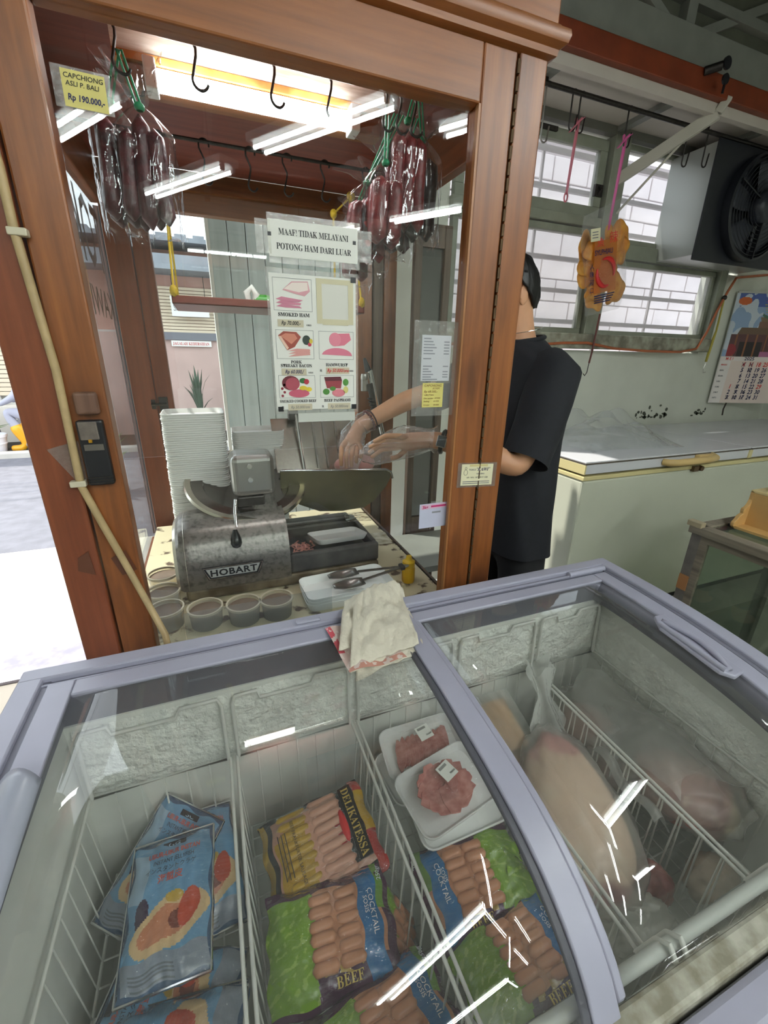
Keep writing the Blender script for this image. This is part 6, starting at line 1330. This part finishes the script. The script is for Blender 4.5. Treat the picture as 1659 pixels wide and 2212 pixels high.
# orange wire along the sill, hanging cords with hooks
OWR = plain('orange_wire','#b0623c',.5)
pts = [(1.3,2.33,1.515),(1.6,2.325,1.52),(1.95,2.325,1.525),(2.15,2.325,1.54),(2.35,2.325,1.545),(2.6,2.325,1.515),(2.9,2.32,1.505),(3.25,2.32,1.505),(3.42,2.325,1.53),(3.50,2.33,1.65),(3.56,2.335,1.8),(3.62,2.335,1.93),(3.68,2.34,2.02),(3.80,2.39,2.04),(4.2,2.39,2.09)]
cp = []
for i in range(len(pts)-1):
    a,b_ = Vector(pts[i]),Vector(pts[i+1]); cp += [a.lerp(b_,t_/3) for t_ in range(3)]
tag(MB().tube(cp+[pts[-1]],.009,6).build('extension_wire', OWR, smooth=60),'orange wire running along the sill and up the window','wire')
t = thing('cord_hook','dark red cord with wire hook hanging below the snack bag','cord',(2.36,2.3,1.38)); MB().tube([(2.40,2.31,1.72),(2.385,2.305,1.5),(2.37,2.30,1.42)],.006,6).build('cord', plain('dark_red_cord','#5e2a26',.6), t); MB().tube([(2.37,2.3,1.42),(2.365,2.3,1.36),(2.35,2.3,1.34),(2.335,2.3,1.352)],.003,5).build('hook', DSTEEL, t)
t = thing('cord_hook','yellow cord with wire hook hanging at the window corner','cord',(3.62,2.34,1.4)); MB().tube([(3.60,2.335,1.88),(3.6,2.33,1.66),(3.585,2.33,1.58),(3.575,2.33,1.44)],[.007,.007,.012,.009],6).build('cord', plain('dull_yellow_cord','#a89a3c',.6), t); MB().ball((3.6,2.335,1.885),.018,8,6).build('knot', DSTEEL, t); MB().tube([(3.575,2.33,1.44),(3.565,2.33,1.39),(3.575,2.33,1.36),(3.6,2.33,1.365)],.003,5).build('hook', STEEL, t)
# glass showcase with wooden top and the wooden scale body
sc_ = thing('glass_showcase','old glass showcase with weathered frame right of the freezer','showcase',(2.2,.7,0))
WF2 = woodmat('bleached_wood','#8f8676','#5f564a','y',.7); SX0,SX1,SY0,SY1 = 1.86,2.5,-.2,1.05
for x,y in ((SX0,SY1),(SX1,SY1),(SX0,SY0),(SX1,SY0)): MB().box(x-.02,x+.02,y-.02,y+.02,0,.78).build('post', plain('showcase_post','#76706a',.6,var=.3,vscale=20), sc_)
MB().box(SX0-.035,SX0+.02,SY0-.03,SY1+.03,.765,.80).box(SX0-.03,SX1,SY1-.02,SY1+.03,.765,.80).box(SX1-.02,SX1+.035,SY0-.03,SY1+.03,.765,.8).build('top_frame', WF2, sc_, bevel=.004)
MB().box(SX0-.02,SX0-.004,SY1-.05,SY1-.02,.03,.765).build('bead', WF2, sc_); MB().box(SX0-.02,SX0+.01,SY0,SY1-.05,.735,.765).build('bead', WF2, sc_)
MB().box(SX0-.01,SX0-.006,SY0+.02,SY1-.02,.02,.765).build('side_pane', filmmat('dusty_pane',(.80,.84,.8),1.5,haze=.05,hazec=(.5,.55,.5)), sc_); MB().box(SX0+.02,SX1-.02,SY0,SY1,.788,.793).build('top_pane', MATS['dusty_pane'], sc_)
MB().box(SX0+.02,SX1-.02,SY0+.02,SY1-.02,.33,.338).build('shelf', MATS['dusty_pane'], sc_); MB().box(SX0-.01,SX1,SY0,SY1,.0,.03).build('base_board', plain('base_brown','#7a5a3c',.7,var=.3,vscale=10), sc_)
MB().box(SX0+.02,SX1,SY1-.015,SY1-.01,.03,.765).build('rear_pane', MATS['dusty_pane'], sc_)
MB().box(SX0-.024,SX0-.019,SY1-.02,SY1+.02,.50,.57).build('tape', plain('brown_tape','#a8764a',.5), sc_); MB().box(SX0-.04,SX0-.01,SY1-.02,SY1+.04,.795,.82).build('corner_tape', plain('dirty_clear_tape','#a89c80',.4), sc_, bevel=.004)
bx_ = thing('wooden_scale','cream wooden kitchen scale with scrolled side on the showcase','scale',(2.1,.95,.8))
WBX = plain('cream_wood','#cda466',.5,var=.12,vscale=10)
side = [(0,0),(.22,0),(.22,.155),(.06,.155),(.06,.115),(.052,.095),(.04,.085),(.028,.082),(.026,.07),(.03,.06),(.012,.052),(.0,.035),(-.012,.025),(-.012,.01)]
MB().prism([(a,b) for a,b in side], lambda a,b: (1.96+a,1.0,.80+b), lambda a,b: (1.96+a,.985,.80+b)).build('side_board', WBX, bx_, bevel=.003)
MB().prism([(a,b) for a,b in side], lambda a,b: (1.96+a,.72,.80+b), lambda a,b: (1.96+a,.705,.80+b)).build('side_board', WBX, bx_, bevel=.003)
MB().box(2.02,2.18,.70,1.0,.945,.957).build('top_board', plain('cream_top','#d9c48e',.45), bx_, bevel=.003); MB().box(2.02,2.03,.72,.985,.80,.945).build('front_board', WBX, bx_); MB().box(1.955,2.18,.72,.985,.80,.81).build('base_board', WBX, bx_)
MB().tube([(2.10,.9,.957),(2.10,.9,.985)],.012,10).lathe([(0,.985),(.05,.985),(.06,.992),(0,.992)],(2.10,.9,0),20).build('weigh_plate', CHROME, bx_, smooth=40)
MB().box(1.975,2.0,.99,1.02,.7955,.806).build('foot', BLACK, bx_)

flush_text()
for o in bpy.data.objects:
    if 'worldroot' in o: del o['worldroot']
